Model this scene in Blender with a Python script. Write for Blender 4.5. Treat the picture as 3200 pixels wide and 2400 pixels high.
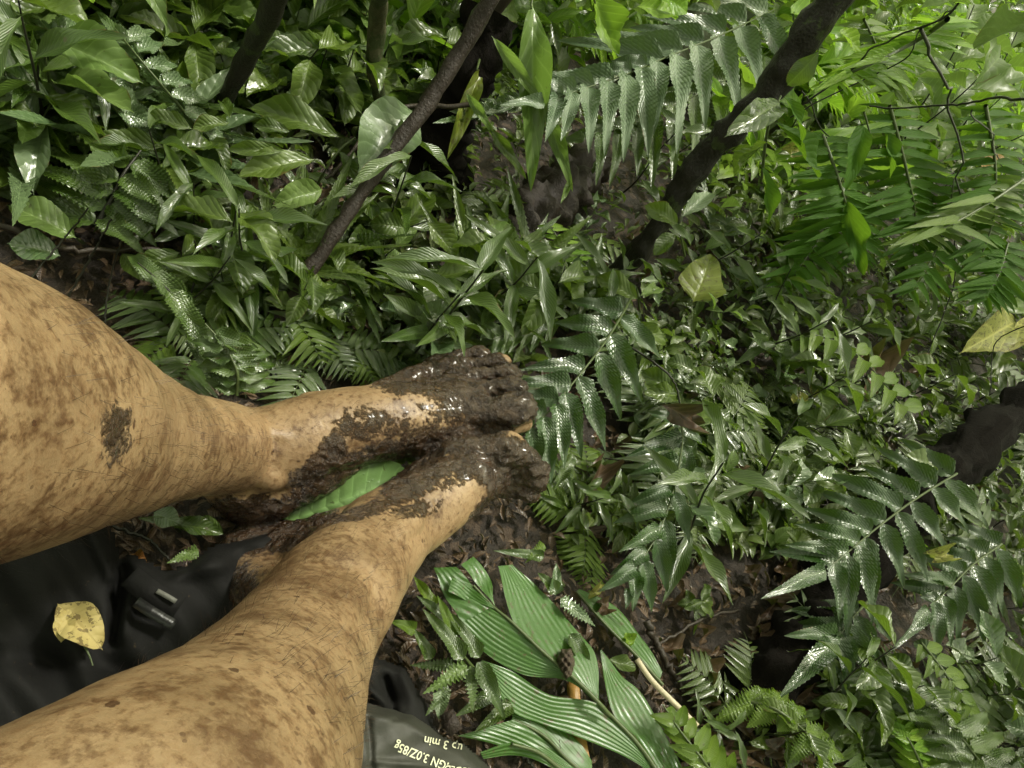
import bpy, math, random
import numpy as np
from mathutils import Matrix, Vector, noise as mnoise

random.seed(7); rng = np.random.default_rng(7)
for o in list(bpy.data.objects): bpy.data.objects.remove(o)
scene = bpy.context.scene
COL = scene.collection

# ---------------------------------------------------------------- camera, sky, sun, exposure
H = 0.62; F = 2160.0
dn = np.array([-1300., 1700., 2160.]); dn /= np.linalg.norm(dn)
upc = -dn; fz = np.array([0, 0, 1.])
Yc = fz - fz.dot(upc) * upc; Yc /= np.linalg.norm(Yc)
Xc = np.cross(Yc, upc)
R = np.array([Xc, Yc, upc])                      # camera coords (x right, y down, z forward) -> world
CAM = np.array([0, 0, H])
cam = bpy.data.cameras.new('camera'); camo = bpy.data.objects.new('camera', cam); COL.objects.link(camo)
cr, cu, cb = R @ [1, 0, 0], R @ [0, -1, 0], R @ [0, 0, -1]
M = Matrix.Identity(4)
for i in range(3): M[i][0], M[i][1], M[i][2], M[i][3] = cr[i], cu[i], cb[i], CAM[i]
camo.matrix_world = M
cam.sensor_width = 36; cam.lens = F / 3200 * 36; cam.clip_start = 0.02; cam.clip_end = 500
scene.camera = camo

SUN_EL, SUN_AZ = 62, 35                          # degrees; azimuth measured from +Y towards +X
w = bpy.data.worlds.new('World'); scene.world = w; w.use_nodes = True
nt = w.node_tree; nt.nodes.clear()
sky = nt.nodes.new('ShaderNodeTexSky'); sky.sky_type = 'NISHITA'; sky.sun_disc = False
sky.sun_elevation = math.radians(SUN_EL); sky.sun_rotation = math.radians(SUN_AZ)
sky.air_density = 1.0; sky.dust_density = 4.0; sky.ozone_density = 1.0
hs = nt.nodes.new('ShaderNodeHueSaturation'); hs.inputs['Saturation'].default_value = 0.22
tint = nt.nodes.new('ShaderNodeMix'); tint.data_type = 'RGBA'; tint.blend_type = 'MULTIPLY'
tint.inputs['Factor'].default_value = 1.0; tint.inputs['B'].default_value = (1.0, 1.0, 0.71, 1)
bg = nt.nodes.new('ShaderNodeBackground'); bg.inputs['Strength'].default_value = 0.15
wo = nt.nodes.new('ShaderNodeOutputWorld')
nt.links.new(sky.outputs[0], hs.inputs['Color']); nt.links.new(hs.outputs[0], tint.inputs['A'])
nt.links.new(tint.outputs['Result'], bg.inputs['Color']); nt.links.new(bg.outputs[0], wo.inputs[0])
sl = bpy.data.lights.new('sun', 'SUN'); sl.energy = 1.5; sl.angle = math.radians(10); sl.color = (1, .97, .88)
so = bpy.data.objects.new('sun', sl); COL.objects.link(so)
sd = Vector((math.cos(math.radians(SUN_EL)) * math.sin(math.radians(SUN_AZ)),
             math.cos(math.radians(SUN_EL)) * math.cos(math.radians(SUN_AZ)), math.sin(math.radians(SUN_EL))))
so.rotation_euler = sd.to_track_quat('Z', 'Y').to_euler()
vs = scene.view_settings; vs.view_transform = 'Standard'; vs.look = 'None'; vs.gamma = 1; vs.exposure = 1.3
vs.use_curve_mapping = False
try:
    cy = scene.cycles; cy.max_bounces = 6; cy.diffuse_bounces = 3; cy.glossy_bounces = 3; cy.transmission_bounces = 3
except Exception: pass

# ---------------------------------------------------------------- geometry helpers
def ray(px, py): return R @ np.array([(px - 1600) / F, (py - 1200) / F, 1.0])
def at(px, py, h=None, d=None):
    "a point seen at pixel px,py: on the plane z = h, or at depth d along the view axis"
    v = ray(px, py)
    if d is None:
        t = (H - h) / max(-v[2], 0.02); return CAM + v * t
    return CAM + v * d
def proj(P):
    c = R.T @ (np.asarray(P) - CAM)
    return (1600 + F * c[0] / c[2], 1200 + F * c[1] / c[2], c[2]) if c[2] > .02 else (-9999, -9999, -1)
def projN(P):
    c = (P - CAM) @ R; z = np.maximum(c[:, 2], .02)
    return 1600 + F * c[:, 0] / z, 1200 + F * c[:, 1] / z, c[:, 2]
def nrm(v): v = np.asarray(v, float); return v / (np.linalg.norm(v) + 1e-12)
def catmull(P, n):
    P = np.asarray(P, float); m = len(P)
    if m == 2: return P[0] + (P[1] - P[0]) * np.linspace(0, 1, n)[:, None]
    t = np.linspace(0, m - 1, n); i = np.minimum(t.astype(int), m - 2); f = (t - i)[:, None]
    Q = np.vstack([2 * P[0] - P[1], P, 2 * P[-1] - P[-2]])
    a, b, c, d = Q[i], Q[i + 1], Q[i + 2], Q[i + 3]
    return .5 * (2 * b + (c - a) * f + (2 * a - 5 * b + 4 * c - d) * f ** 2 + (3 * b - a - 3 * c + d) * f ** 3)

def mkmesh(name, V, Fc, mat=None, uv=None, rnd=None, smooth=True):
    me = bpy.data.meshes.new(name)
    V = np.asarray(V, np.float32); Fc = np.asarray(Fc, np.int32)
    nf, k = Fc.shape
    me.vertices.add(len(V)); me.vertices.foreach_set('co', V.ravel())
    me.loops.add(nf * k); me.loops.foreach_set('vertex_index', Fc.ravel())
    me.polygons.add(nf); me.polygons.foreach_set('loop_start', np.arange(0, nf * k, k, dtype=np.int32))
    try: me.polygons.foreach_set('loop_total', np.full(nf, k, np.int32))
    except Exception: pass
    if uv is not None:
        l = me.uv_layers.new(name='UVMap'); l.data.foreach_set('uv', np.asarray(uv, np.float32)[Fc.ravel()].ravel())
    if rnd is not None:
        a = me.attributes.new('rnd', 'FLOAT', 'POINT'); a.data.foreach_set('value', np.asarray(rnd, np.float32))
    me.update(calc_edges=True); me.validate()
    if smooth: me.polygons.foreach_set('use_smooth', np.ones(nf, bool))
    if mat: me.materials.append(mat)
    return me
def link(name, data, parent=None, mat4=None):
    o = bpy.data.objects.new(name, data); COL.objects.link(o)
    if parent: o.parent = parent
    if mat4 is not None: o.matrix_basis = Matrix([list(r) for r in mat4])
    return o
def tag(o, label=None, cat=None, group=None, kind=None):
    if label: o['label'] = label
    if cat: o['category'] = cat
    if group: o['group'] = group
    if kind: o['kind'] = kind
    return o
def root(name, loc, label, cat, group=None):
    o = link(name, None); o.location = loc; o.empty_display_size = .02
    return tag(o, label, cat, group)
def grid_faces(a, b):
    i = np.arange(a - 1)[:, None] * b + np.arange(b - 1)[None]; i = i.ravel()
    return np.stack([i, i + b, i + b + 1, i + 1], 1)
def tube(P, rad, seg=8, ref=(0.13, .2, 1), sq=None, bump=0, bf=20, caps=True):
    "V,F,uv of a round tube along P with radius rad; sq = second radius"
    P = np.asarray(P, float); n = len(P); rad = np.broadcast_to(np.asarray(rad, float), (n,))
    sq = rad if sq is None else np.broadcast_to(np.asarray(sq, float), (n,))
    T = np.gradient(P, axis=0); T /= np.linalg.norm(T, axis=1)[:, None] + 1e-9
    ref = nrm(ref); A = np.cross(T, ref); A /= np.linalg.norm(A, axis=1)[:, None] + 1e-9; B = np.cross(A, T)
    th = np.linspace(0, 2 * np.pi, seg, endpoint=False)
    V = P[:, None] + A[:, None] * (np.cos(th)[None, :, None] * rad[:, None, None]) + B[:, None] * (np.sin(th)[None, :, None] * sq[:, None, None])
    if bump:
        Vf = V.reshape(-1, 3); C = np.repeat(P, seg, 0)
        nn = np.array([mnoise.noise(Vector(v * bf)) + .5 * mnoise.noise(Vector(v * bf * 2.7)) for v in Vf])
        V = (Vf + (Vf - C) * (nn * bump)[:, None]).reshape(n, seg, 3)
    i = np.arange(n - 1)[:, None] * seg; j = np.arange(seg)[None]; j2 = (j + 1) % seg
    Fc = np.stack([i + j, i + j2, i + seg + j2, i + seg + j], -1).reshape(-1, 4)
    V = V.reshape(-1, 3)
    uv = np.stack([np.repeat(np.linspace(0, 1, n), seg), np.tile(np.linspace(0, 1, seg), n)], 1)
    if caps:
        k = len(V); V = np.vstack([V, P[0], P[-1]]); uv = np.vstack([uv, [0, 0], [1, 0]])
        j = np.arange(seg); j2 = (j + 1) % seg
        e = (n - 1) * seg
        Fc = np.vstack([Fc, np.stack([j2, j, np.full(seg, k), np.full(seg, k)], 1), np.stack([e + j, e + j2, np.full(seg, k + 1), np.full(seg, k + 1)], 1)])
    return V, Fc, uv
def tris_from_degenerate(V, Fc): return V, Fc
def tube_mesh(name, P, rad, mat, **k):
    V, Fc, uv = tube(P, rad, caps=False, **k); return mkmesh(name, V, Fc, mat, uv)

# ---------------------------------------------------------------- materials
class NT:
    def __init__(s, name):
        s.m = bpy.data.materials.new(name); s.m.use_nodes = True; s.t = s.m.node_tree; s.t.nodes.clear()
        s.out = s.t.nodes.new('ShaderNodeOutputMaterial'); s.b = s.t.nodes.new('ShaderNodeBsdfPrincipled')
        s.t.links.new(s.b.outputs[0], s.out.inputs[0])
    def n(s, typ, **k):
        x = s.t.nodes.new('ShaderNode' + typ)
        for a, b in k.items():
            if hasattr(x, a) and a not in x.inputs: setattr(x, a, b)
            else: x.inputs[a].default_value = b
        return x
    def l(s, a, b): s.t.links.new(a, b)
    def math(s, op, a, b=0.0, c=None):
        x = s.t.nodes.new('ShaderNodeMath'); x.operation = op
        for i, v in enumerate((a, b, c)):
            if v is None: continue
            if hasattr(v, 'links') or hasattr(v, 'is_linked'): s.l(v, x.inputs[i])
            else: x.inputs[i].default_value = v
        return x.outputs[0]
    def mix(s, f, a, b, blend='MIX'):
        x = s.t.nodes.new('ShaderNodeMix'); x.data_type = 'RGBA'; x.blend_type = blend
        for nm, v in (('Factor', f), ('A', a), ('B', b)):
            sock = [q for q in x.inputs if q.name == nm and (q.type == ('VALUE' if nm == 'Factor' else 'RGBA'))][0]
            if hasattr(v, 'is_linked'): s.l(v, sock)
            else: sock.default_value = v if nm == 'Factor' else (*v, 1)
        return [q for q in x.outputs if q.type == 'RGBA'][0]
    def ramp(s, f, stops):
        x = s.t.nodes.new('ShaderNodeValToRGB'); s.l(f, x.inputs[0]); e = x.color_ramp.elements
        while len(e) < len(stops): e.new(.5)
        for q, (p, c) in zip(e, stops):
            q.position = p; q.color = (*c, 1) if len(c) == 3 else c
        return x.outputs[0]
    def noise(s, scale, detail=4, rough=.55, vec=None, dist=0):
        x = s.n('TexNoise', Scale=scale, Detail=detail, Roughness=rough, Distortion=dist)
        if vec is not None: s.l(vec, x.inputs['Vector'])
        return x.outputs['Fac']

def leaf_mat(name, c1, c2, rough=.3, trans=.3, nv=10, slope=.55, veinstr=.5, veincol=None, spec=.5, spots=0, quilt=1.0, coat=.3, pleat=0, edge=None):
    s = NT(name); b = s.b
    oi = s.n('ObjectInfo').outputs['Random']; at_ = s.n('Attribute', attribute_name='rnd').outputs['Fac']
    r = s.math('FRACT', s.math('ADD', oi, at_))
    uvn = s.n('TexCoord'); sep = s.n('SeparateXYZ'); s.l(uvn.outputs['UV'], sep.inputs[0])
    u, v = sep.outputs[0], sep.outputs[1]; av = s.math('ABSOLUTE', s.math('SUBTRACT', s.math('MULTIPLY', v, 2.0), 1.0))
    geo = s.n('NewGeometry').outputs['Position']
    col = s.mix(r, c1, c2)
    big = s.noise(14, 3, vec=geo)
    col = s.mix(s.math('MULTIPLY', big, .45), col, tuple(x * .45 for x in c1))
    if spots:
        sp = s.noise(160, 3, .6, vec=geo)
        sp2 = s.math('GREATER_THAN', sp, .66 - .03 * spots)
        col = s.mix(s.math('MULTIPLY', sp2, .7), col, (.08, .05, .02))
    # midrib and side veins
    mid = s.math('SUBTRACT', 1.0, s.math('SMOOTH_MIN', s.math('MULTIPLY', av, 9.0), 1.0, .1))
    if pleat:
        ph = s.math('FRACT', s.math('MULTIPLY', v, float(pleat)))
        rid = s.math('ABSOLUTE', s.math('SUBTRACT', ph, .5))
        hgt = s.math('MULTIPLY', rid, .6)
        vein = s.math('POWER', s.math('MULTIPLY', rid, 2.0), 8.0); mid = 0.0
    else:
        ph = s.math('FRACT', s.math('SUBTRACT', s.math('MULTIPLY', u, float(nv)), s.math('MULTIPLY', av, slope * nv * .28)))
        rid = s.math('ABSOLUTE', s.math('SUBTRACT', ph, .5))            # 0.5 at the vein, 0 between
        vein = s.math('POWER', s.math('MULTIPLY', rid, 2.0), 9.0)
        hgt = s.math('MULTIPLY', s.math('POWER', s.math('MULTIPLY', rid, 2.0), 2.0), -quilt)
        hgt = s.math('ADD', hgt, s.math('MULTIPLY', mid, -1.2))
    vm = s.math('MAXIMUM', vein, mid) if not pleat else vein
    vc = veincol or tuple(min(1, x * 1.9 + .02) for x in c2)
    col = s.mix(s.math('MULTIPLY', vm, veinstr), col, vc)
    r2 = s.math('FRACT', s.math('MULTIPLY', r, 7.31))
    eb = s.math('GREATER_THAN', s.math('ADD', s.math('ADD', av, s.math('MULTIPLY', u, .25)), s.math('ADD', s.math('MULTIPLY', s.noise(45, 3, vec=geo), .9), s.math('MULTIPLY', r2, .16))), 1.78)
    if not pleat: col = s.mix(s.math('MULTIPLY', eb, .75), col, (.13, .08, .025))
    sk_ = s.math('GREATER_THAN', s.noise(120, 2, .5, vec=geo), .72)
    col = s.mix(s.math('MULTIPLY', sk_, .6), col, (.06, .045, .02))
    fine = s.noise(260, 2, .6, vec=geo)
    hgt = s.math('ADD', hgt, s.math('MULTIPLY', fine, .5))
    drop = s.n('TexVoronoi', Scale=230.0, Randomness=1.0); s.l(geo, drop.inputs['Vector'])
    dd = s.math('MULTIPLY', s.math('MAXIMUM', s.math('SUBTRACT', .28, drop.outputs['Distance']), 0.0), 3.0)
    dmask = s.math('GREATER_THAN', s.noise(35, 2, vec=geo), .60)
    hgt = s.math('ADD', hgt, s.math('MULTIPLY', dd, dmask))
    bp = s.n('Bump', Strength=.42, Distance=.0012); s.l(hgt, bp.inputs['Height'])
    s.l(bp.outputs[0], b.inputs['Normal']); s.l(col, b.inputs['Base Color'])
    wet = s.noise(22, 2, vec=geo)
    s.l(s.math('ADD', s.math('MULTIPLY', r2, .20), s.math('ADD', s.math('MULTIPLY', wet, .24), rough - .18)), b.inputs['Roughness'])
    b.inputs['Specular IOR Level'].default_value = spec
    s.l(s.math('MULTIPLY', s.math('SUBTRACT', 1.0, s.math('MULTIPLY', r2, .8)), coat), b.inputs['Coat Weight']); b.inputs['Coat Roughness'].default_value = .12
    tr = s.n('BsdfTranslucent'); s.l(s.mix(.5, col, s.mix(.6, col, (.35, .6, .03))), tr.inputs[0])
    mx = s.n('MixShader'); mx.inputs[0].default_value = trans
    s.l(b.outputs[0], mx.inputs[1]); s.l(tr.outputs[0], mx.inputs[2]); s.l(mx.outputs[0], s.out.inputs[0])
    return s.m

M_fern = leaf_mat('wet_fern', (.045, .088, .013), (.085, .14, .022), rough=.30, nv=17, slope=.9, veinstr=.35, spec=.8, coat=.9, trans=.22)
M_fernhero = leaf_mat('glossy_fern', (.026, .068, .012), (.046, .10, .018), rough=.25, nv=17, slope=.9, veinstr=.35, spec=1.0, coat=1, trans=.12)
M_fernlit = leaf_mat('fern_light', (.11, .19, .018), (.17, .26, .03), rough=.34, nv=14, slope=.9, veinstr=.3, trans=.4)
M_broad = leaf_mat('broad_leaf', (.050, .090, .012), (.125, .185, .028), rough=.32, nv=9, slope=.8, veinstr=.3, spec=.7, coat=.8, trans=.3)
M_small = leaf_mat('small_leaf', (.045, .072, .018), (.14, .175, .055), rough=.36, nv=6, slope=.8, veinstr=.25, spec=.6, coat=.5, trans=.3)
M_pale = leaf_mat('pale_green_leaf', (.15, .24, .06), (.21, .30, .09), rough=.36, nv=8, slope=.7, veinstr=.3, trans=.4)
M_limelit = leaf_mat('lime_lit_leaf', (.15, .32, .02), (.33, .50, .06), rough=.42, nv=8, slope=.7, veinstr=.3, trans=.5, coat=.3)  # young lime green; on far foliage the bright colour stands in for daylight
M_yellow = leaf_mat('yellow_leaf', (.30, .32, .07), (.45, .42, .12), rough=.5, nv=7, slope=.8, veinstr=.35, trans=.3, spots=3, coat=.1)
M_ygreen = leaf_mat('yellow_green_leaf', (.14, .18, .02), (.20, .24, .03), rough=.4, nv=7, veinstr=.3, trans=.4, spots=2)
M_palm = leaf_mat('palm_leaf', (.055, .145, .02), (.072, .175, .028), rough=.33, pleat=8, veinstr=.10, spots=1, trans=.25, coat=.35, spec=.6)
M_dead = leaf_mat('dead_leaf', (.045, .026, .015), (.15, .09, .05), rough=.45, nv=7, veinstr=.3, trans=.08, spots=2, coat=.25)
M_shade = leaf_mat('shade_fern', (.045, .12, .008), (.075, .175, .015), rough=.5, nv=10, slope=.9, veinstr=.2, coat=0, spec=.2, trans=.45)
M_sheen = leaf_mat('sheen_leaf', (.09, .15, .06), (.15, .21, .10), rough=.24, nv=9, slope=.7, veinstr=.3, spec=.9, coat=1, trans=.15)  # paler, greyer base colour carries sky sheen, beside the gloss

def bark_mat(name, c1, c2, rough=.6, sc=60, st=.9, moss=0):
    s = NT(name); g = s.n('NewGeometry').outputs['Position']
    mp = s.n('Mapping'); s.l(g, mp.inputs[0]); mp.inputs['Scale'].default_value = (1, 1, .3)
    n1 = s.noise(sc, 6, .65, mp.outputs[0]); n2 = s.noise(sc * 4, 4, .6, g)
    col = s.mix(n1, c1, c2); col = s.mix(s.math('MULTIPLY', n2, .5), col, tuple(x * .4 for x in c1))
    if moss:
        col = s.mix(s.math('GREATER_THAN', s.noise(30, 5, .7, g), 1 - moss), col, (.030, .042, .010))
    s.l(col, s.b.inputs['Base Color'])
    bp = s.n('Bump', Strength=st, Distance=.004); s.l(s.math('ADD', n1, s.math('MULTIPLY', n2, .4)), bp.inputs['Height'])
    s.l(bp.outputs[0], s.b.inputs['Normal']); s.b.inputs['Roughness'].default_value = rough
    return s.m
M_bark = bark_mat('wet_bark', (.004, .003, .0025), (.020, .013, .009), .5, 90, st=1, moss=.40)
M_black = bark_mat('rotten_wood', (.003, .0025, .002), (.010, .007, .005), .95, 80); M_black.node_tree.nodes['Principled BSDF'].inputs['Specular IOR Level'].default_value = .15
M_log = bark_mat('brown_log', (.012, .007, .005), (.040, .023, .015), .55, 90, 1, .36)
M_twig = bark_mat('twig', (.02, .014, .01), (.06, .042, .028), .5, 200, .4)
M_stem = bark_mat('green_stem', (.06, .09, .025), (.10, .13, .045), .35, 200, .2)
M_dstem = bark_mat('dark_stem', (.012, .012, .008), (.03, .03, .016), .45, 200, .3)
M_wood = bark_mat('split_wood', (.55, .46, .30), (.72, .64, .46), .5, 90, .3)
M_orange = bark_mat('orange_stalk', (.35, .17, .04), (.50, .30, .09), .4, 90, .3)
M_mud = bark_mat('mud_clod', (.05, .035, .022), (.11, .075, .05), .5, 120, 1)

def soil_mat():
    s = NT('forest_soil'); g = s.n('NewGeometry').outputs['Position']
    n1 = s.noise(9, 8, .7, g); n2 = s.noise(70, 6, .7, g); n3 = s.noise(260, 4, .6, g)
    v = s.n('TexVoronoi', Scale=90.0, feature='F1'); s.l(g, v.inputs['Vector'])
    col = s.ramp(n2, [(.3, (.010, .007, .005)), (.55, (.030, .019, .013)), (.78, (.075, .048, .032))])
    col = s.mix(s.math('MULTIPLY', n1, .55), col, (.022, .016, .009))
    sepc = s.n('SeparateColor'); s.l(v.outputs['Color'], sepc.inputs[0])
    col = s.mix(s.math('MULTIPLY', s.math('GREATER_THAN', sepc.outputs[0], .80), .6), col, (.10, .065, .042))
    s.l(col, s.b.inputs['Base Color'])
    bp = s.n('Bump', Strength=1.0, Distance=.006)
    s.l(s.math('ADD', s.math('ADD', n2, s.math('MULTIPLY', n3, .4)), s.math('MULTIPLY', sepc.outputs[1], .35)), bp.inputs['Height'])
    s.l(bp.outputs[0], s.b.inputs['Normal']); s.b.inputs['Roughness'].default_value = .5
    return s.m
M_soil = soil_mat()

# ---------------------------------------------------------------- leaf shapes (unit length along +X, unit width along Y)
def prof(kind, t):
    if kind == 'ellip': w = np.sin(np.pi * np.clip(t, 0, 1) ** .95) ** .85
    elif kind == 'lance': w = (t ** .6) * (1 - t) ** .95 / .50
    elif kind == 'obov': w = np.clip(t, 0, 1) ** 1.05 * (1 - t) ** .5 * 2.6
    elif kind == 'strap': w = np.clip(np.minimum(t * 5, (1 - t) * 2.2), 0, 1) ** .7
    elif kind == 'pinna': w = np.minimum(1, (t + .03) * 9) ** .6 * (1 - t ** 1.7) ** .9
    elif kind == 'heart': w = np.sqrt(np.clip(t * 4.2, 0, 1)) * (1 - t ** 1.5) ** .9
    elif kind == 'tip': w = (np.sin(np.pi * np.clip(t / .86, 0, 1)) ** .75) * (t < .86) + .0
    else: w = np.sin(np.pi * t)
    w = np.clip(w, 0, 1)
    if kind in ('ellip', 'obov', 'lance'): w = np.maximum(w * (t < .93), .08 * (1 - t) / .08 * (t > .8)) if kind != 'lance' else w
    return np.clip(w, 0.0, 1)
def leafgrid(kind='ellip', nl=10, nw=4, serr=0, nser=12, lobe=0, fold=.12, arch=.1, curl=0, wave=0, quilt=0, nq=12, side=0, twist=0, seed=0, pleat=0):
    r = np.random.default_rng(seed)
    t = np.linspace(0, 1, nl + 1); w = prof(kind, t) * .5
    e = np.ones_like(t)
    if serr: e = 1 - serr * ((t * nser) % 1)
    if lobe: e = 1 - lobe * (.5 + .5 * np.cos(2 * np.pi * t * nser)) 
    s = np.linspace(-1, 1, nw + 1); T, S = np.meshgrid(t, s, indexing='ij')
    y = (w * e)[:, None] * s[None]
    x = T + np.abs(S) * .03 * (1 - T)
    y = y + side * T ** 2
    ph = r.uniform(0, 6, 4)
    z = fold * np.abs(S) * w[:, None] * 2 + arch * 4 * T * (1 - T) - curl * T ** 2.2
    z = z + wave * np.sin(T * 9 + ph[0] + S * 1.5) * np.abs(S) * w[:, None] * 2
    if quilt: z = z + quilt * np.sin(2 * np.pi * (nq * T - nq * .25 * np.abs(S))) * (w[:, None] * 2) * np.minimum(1, np.abs(S) * 3 + .15) * (.7 + .3 * np.sin(T * 23 + S * 4 + ph[1]))
    if pleat: z = z + pleat * np.abs(((S * 4) % 1) - .5) * w[:, None]
    if twist:
        a = twist * T; y, z = y * np.cos(a) - z * np.sin(a) * .3, z + y * np.sin(a)
    V = np.stack([x, y, z], -1).reshape(-1, 3); uv = np.stack([T, S * .5 + .5], -1).reshape(-1, 2)
    return V, grid_faces(nl + 1, nw + 1), uv
_lc = {}
def leafmesh(mat, key, n=3, **k):
    kk = (mat.name, key)
    if kk not in _lc:
        _lc[kk] = []
        for i in range(n):
            q = dict(k); rr = random.Random(i * 31 + len(_lc))
            q['arch'] = k.get('arch', .1) * rr.uniform(.4, 1.5); q['side'] = k.get('side', 0) + rr.uniform(-.05, .05)
            q['twist'] = k.get('twist', 0) + rr.uniform(-.3, .3); q['seed'] = i
            V, Fc, uv = leafgrid(**q); _lc[kk].append(mkmesh(key, V, Fc, mat, uv))
    return random.choice(_lc[kk])
K = {  # kinds of leaf: fine meshes for leaves one can see in detail
 'broad': dict(kind='ellip', nl=22, nw=6, fold=.18, arch=.08, wave=.10, quilt=.022, nq=9),
 'lance': dict(kind='lance', nl=22, nw=4, fold=.2, arch=.12, wave=.12, quilt=.012, nq=12),
 'serrate': dict(kind='pinna', nl=100, nw=4, serr=.28, nser=20, fold=.12, arch=.06, wave=.12, quilt=.007, nq=20),
 'strap': dict(kind='lance', nl=26, nw=4, fold=.25, arch=.05, wave=.28, quilt=.0),
 'pinna': dict(kind='pinna', nl=102, nw=6, serr=.15, nser=17, fold=.16, arch=.06, wave=.10, quilt=.006, nq=17),
 'lobed': dict(kind='pinna', nl=64, nw=4, lobe=.42, nser=12, fold=.05, arch=.06, wave=.08, quilt=.02, nq=12),
 'midpinna': dict(kind='pinna', nl=16, nw=2, serr=.25, nser=8, fold=.14, arch=.06),
 'small': dict(kind='ellip', nl=7, nw=2, fold=.2, arch=.1, wave=.1),
 'heart': dict(kind='heart', nl=18, nw=6, fold=.1, arch=.08, wave=.10, quilt=.02, nq=6),
 'dry': dict(kind='ellip', nl=9, nw=4, fold=.3, arch=.18, wave=.5),
}
def frame(base, tip, width, up, thick=None, roll=0):
    X = np.asarray(tip) - base; L = np.linalg.norm(X); X = X / L
    N = up - np.dot(up, X) * X; N = nrm(N); Y = np.cross(N, X)
    if roll: c, s = math.cos(roll), math.sin(roll); N, Y = N * c + Y * s, Y * c - N * s
    m = np.eye(4); m[:3, 0] = X * L; m[:3, 1] = Y * width; m[:3, 2] = N * (thick if thick else min(L, width * 2.2)); m[:3, 3] = base
    return m
def to_local(m, org): m = m.copy(); m[:3, 3] -= org; return m
def upvec(p, camw=.35, jit=.25):
    return nrm(np.array([0, 0, 1.]) + camw * nrm(CAM - p) * 1.5 + rng.normal(0, jit, 3))

def leaf_at(parent, org, b, t, wpx, mat, kind, name='leaf', camw=.4, jit=.2, roll=0):
    "b,t = (px,py,h)"
    B = at(b[0], b[1], b[2]); T = at(t[0], t[1], t[2]); d = proj((B + T) / 2)[2]
    m = frame(B, T, wpx * d / F, upvec((B + T) / 2, camw, jit), roll=roll)
    return link(name, leafmesh(mat, kind, **K[kind]), parent, to_local(m, org))
def stem_at(parent, org, pts, r, mat, name='stem', n=14, seg=6):
    P = catmull([at(*p) for p in pts], n) - org
    return link(name, tube_mesh(name, P, np.linspace(r, r * .6, n), mat, seg=seg), parent)

def frondpx(name, label, rach, n, left, right, wpx, h0=None, mat=M_fern, kind='pinna', stalk=None, t0=.04, droop=.03, terminal=None, rr=.0018, cat='fern frond', camw=1.05, smat=None, group=None):
    """a fern frond: rach = [(px,py,h)...] base to tip; left/right = [(t, angle_deg, length_px)...];
    angles in the image plane, 0 = right, 90 = down"""
    base = at(*rach[0]); R0 = root(name, base, label, cat, group)
    P = catmull(np.array([list(p) for p in rach], float), 40)
    W = np.array([at(*p) for p in P])
    pts = W if stalk is None else np.vstack([catmull([at(*p) for p in stalk], 12)[:-1], W])
    link('rachis', tube_mesh('rachis', pts - base, np.linspace(rr, rr * .35, len(pts)), smat or M_stem, seg=6), R0)
    for sd in (left, right):
        a = np.array(sd, float)
        for i in range(n):
            t = t0 + (1 - t0 - .04) * (i + (.35 if sd is right else 0) + random.uniform(-.08, .08)) / n
            ang = math.radians(np.interp(t, a[:, 0], a[:, 1]) + random.uniform(-6, 6)); ln = np.interp(t, a[:, 0], a[:, 2]) * random.uniform(.82, 1.1) * (.45 if random.random() < .05 else 1)
            if ln < 8: continue
            p = P[min(int(t * 39), 39)]
            tip = (p[0] + math.cos(ang) * ln, p[1] + math.sin(ang) * ln, p[2] - droop * ln / 200 * random.uniform(.5, 1.4))
            ww = wpx * 1.42 * (.55 + .45 * ln / a[:, 2].max())
            B = at(*p); T = at(*tip); d = proj((B + T) / 2)[2]
            m = frame(B, T, ww * d / F, upvec(B, camw, .13))
            link('pinna', leafmesh(mat, kind, **K[kind]), R0, to_local(m, base))
    if terminal:
        leaf_at(R0, base, tuple(P[-1]), terminal[:3], terminal[3], mat, kind, 'pinna', camw)
    return R0

# ---------------------------------------------------------------- GROUND
def gz(x, y):
    return 0.012 * math.sin(x * 5.1 + 1) * math.cos(y * 4.3) + .006 * math.sin(x * 17 + y * 13)
def ground():
    n = 261; s = np.linspace(-1, 1, n); c = np.sign(s) * (np.abs(s) ** 4 * 200 + np.abs(s) * 1.6)
    X, Y = np.meshgrid(c, c + .8, indexing='ij'); X = X.ravel(); Y = Y.ravel()
    Z = .012 * np.sin(X * 5.1 + 1) * np.cos(Y * 4.3) + .006 * np.sin(X * 17 + Y * 13)
    near = np.hypot(X, Y - .8) < 3
    Z[near] += [.012 * mnoise.noise(Vector((x * 25, y * 25, 0))) + .006 * mnoise.noise(Vector((x * 80, y * 80, 0))) for x, y in zip(X[near], Y[near])]
    Z -= .006
    me = mkmesh('ground', np.stack([X, Y, Z], 1), grid_faces(n, n)[:, ::-1], M_soil)
    tag(link('ground', me), 'dark brown wet forest soil under the plants', kind='structure')
ground()

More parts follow.
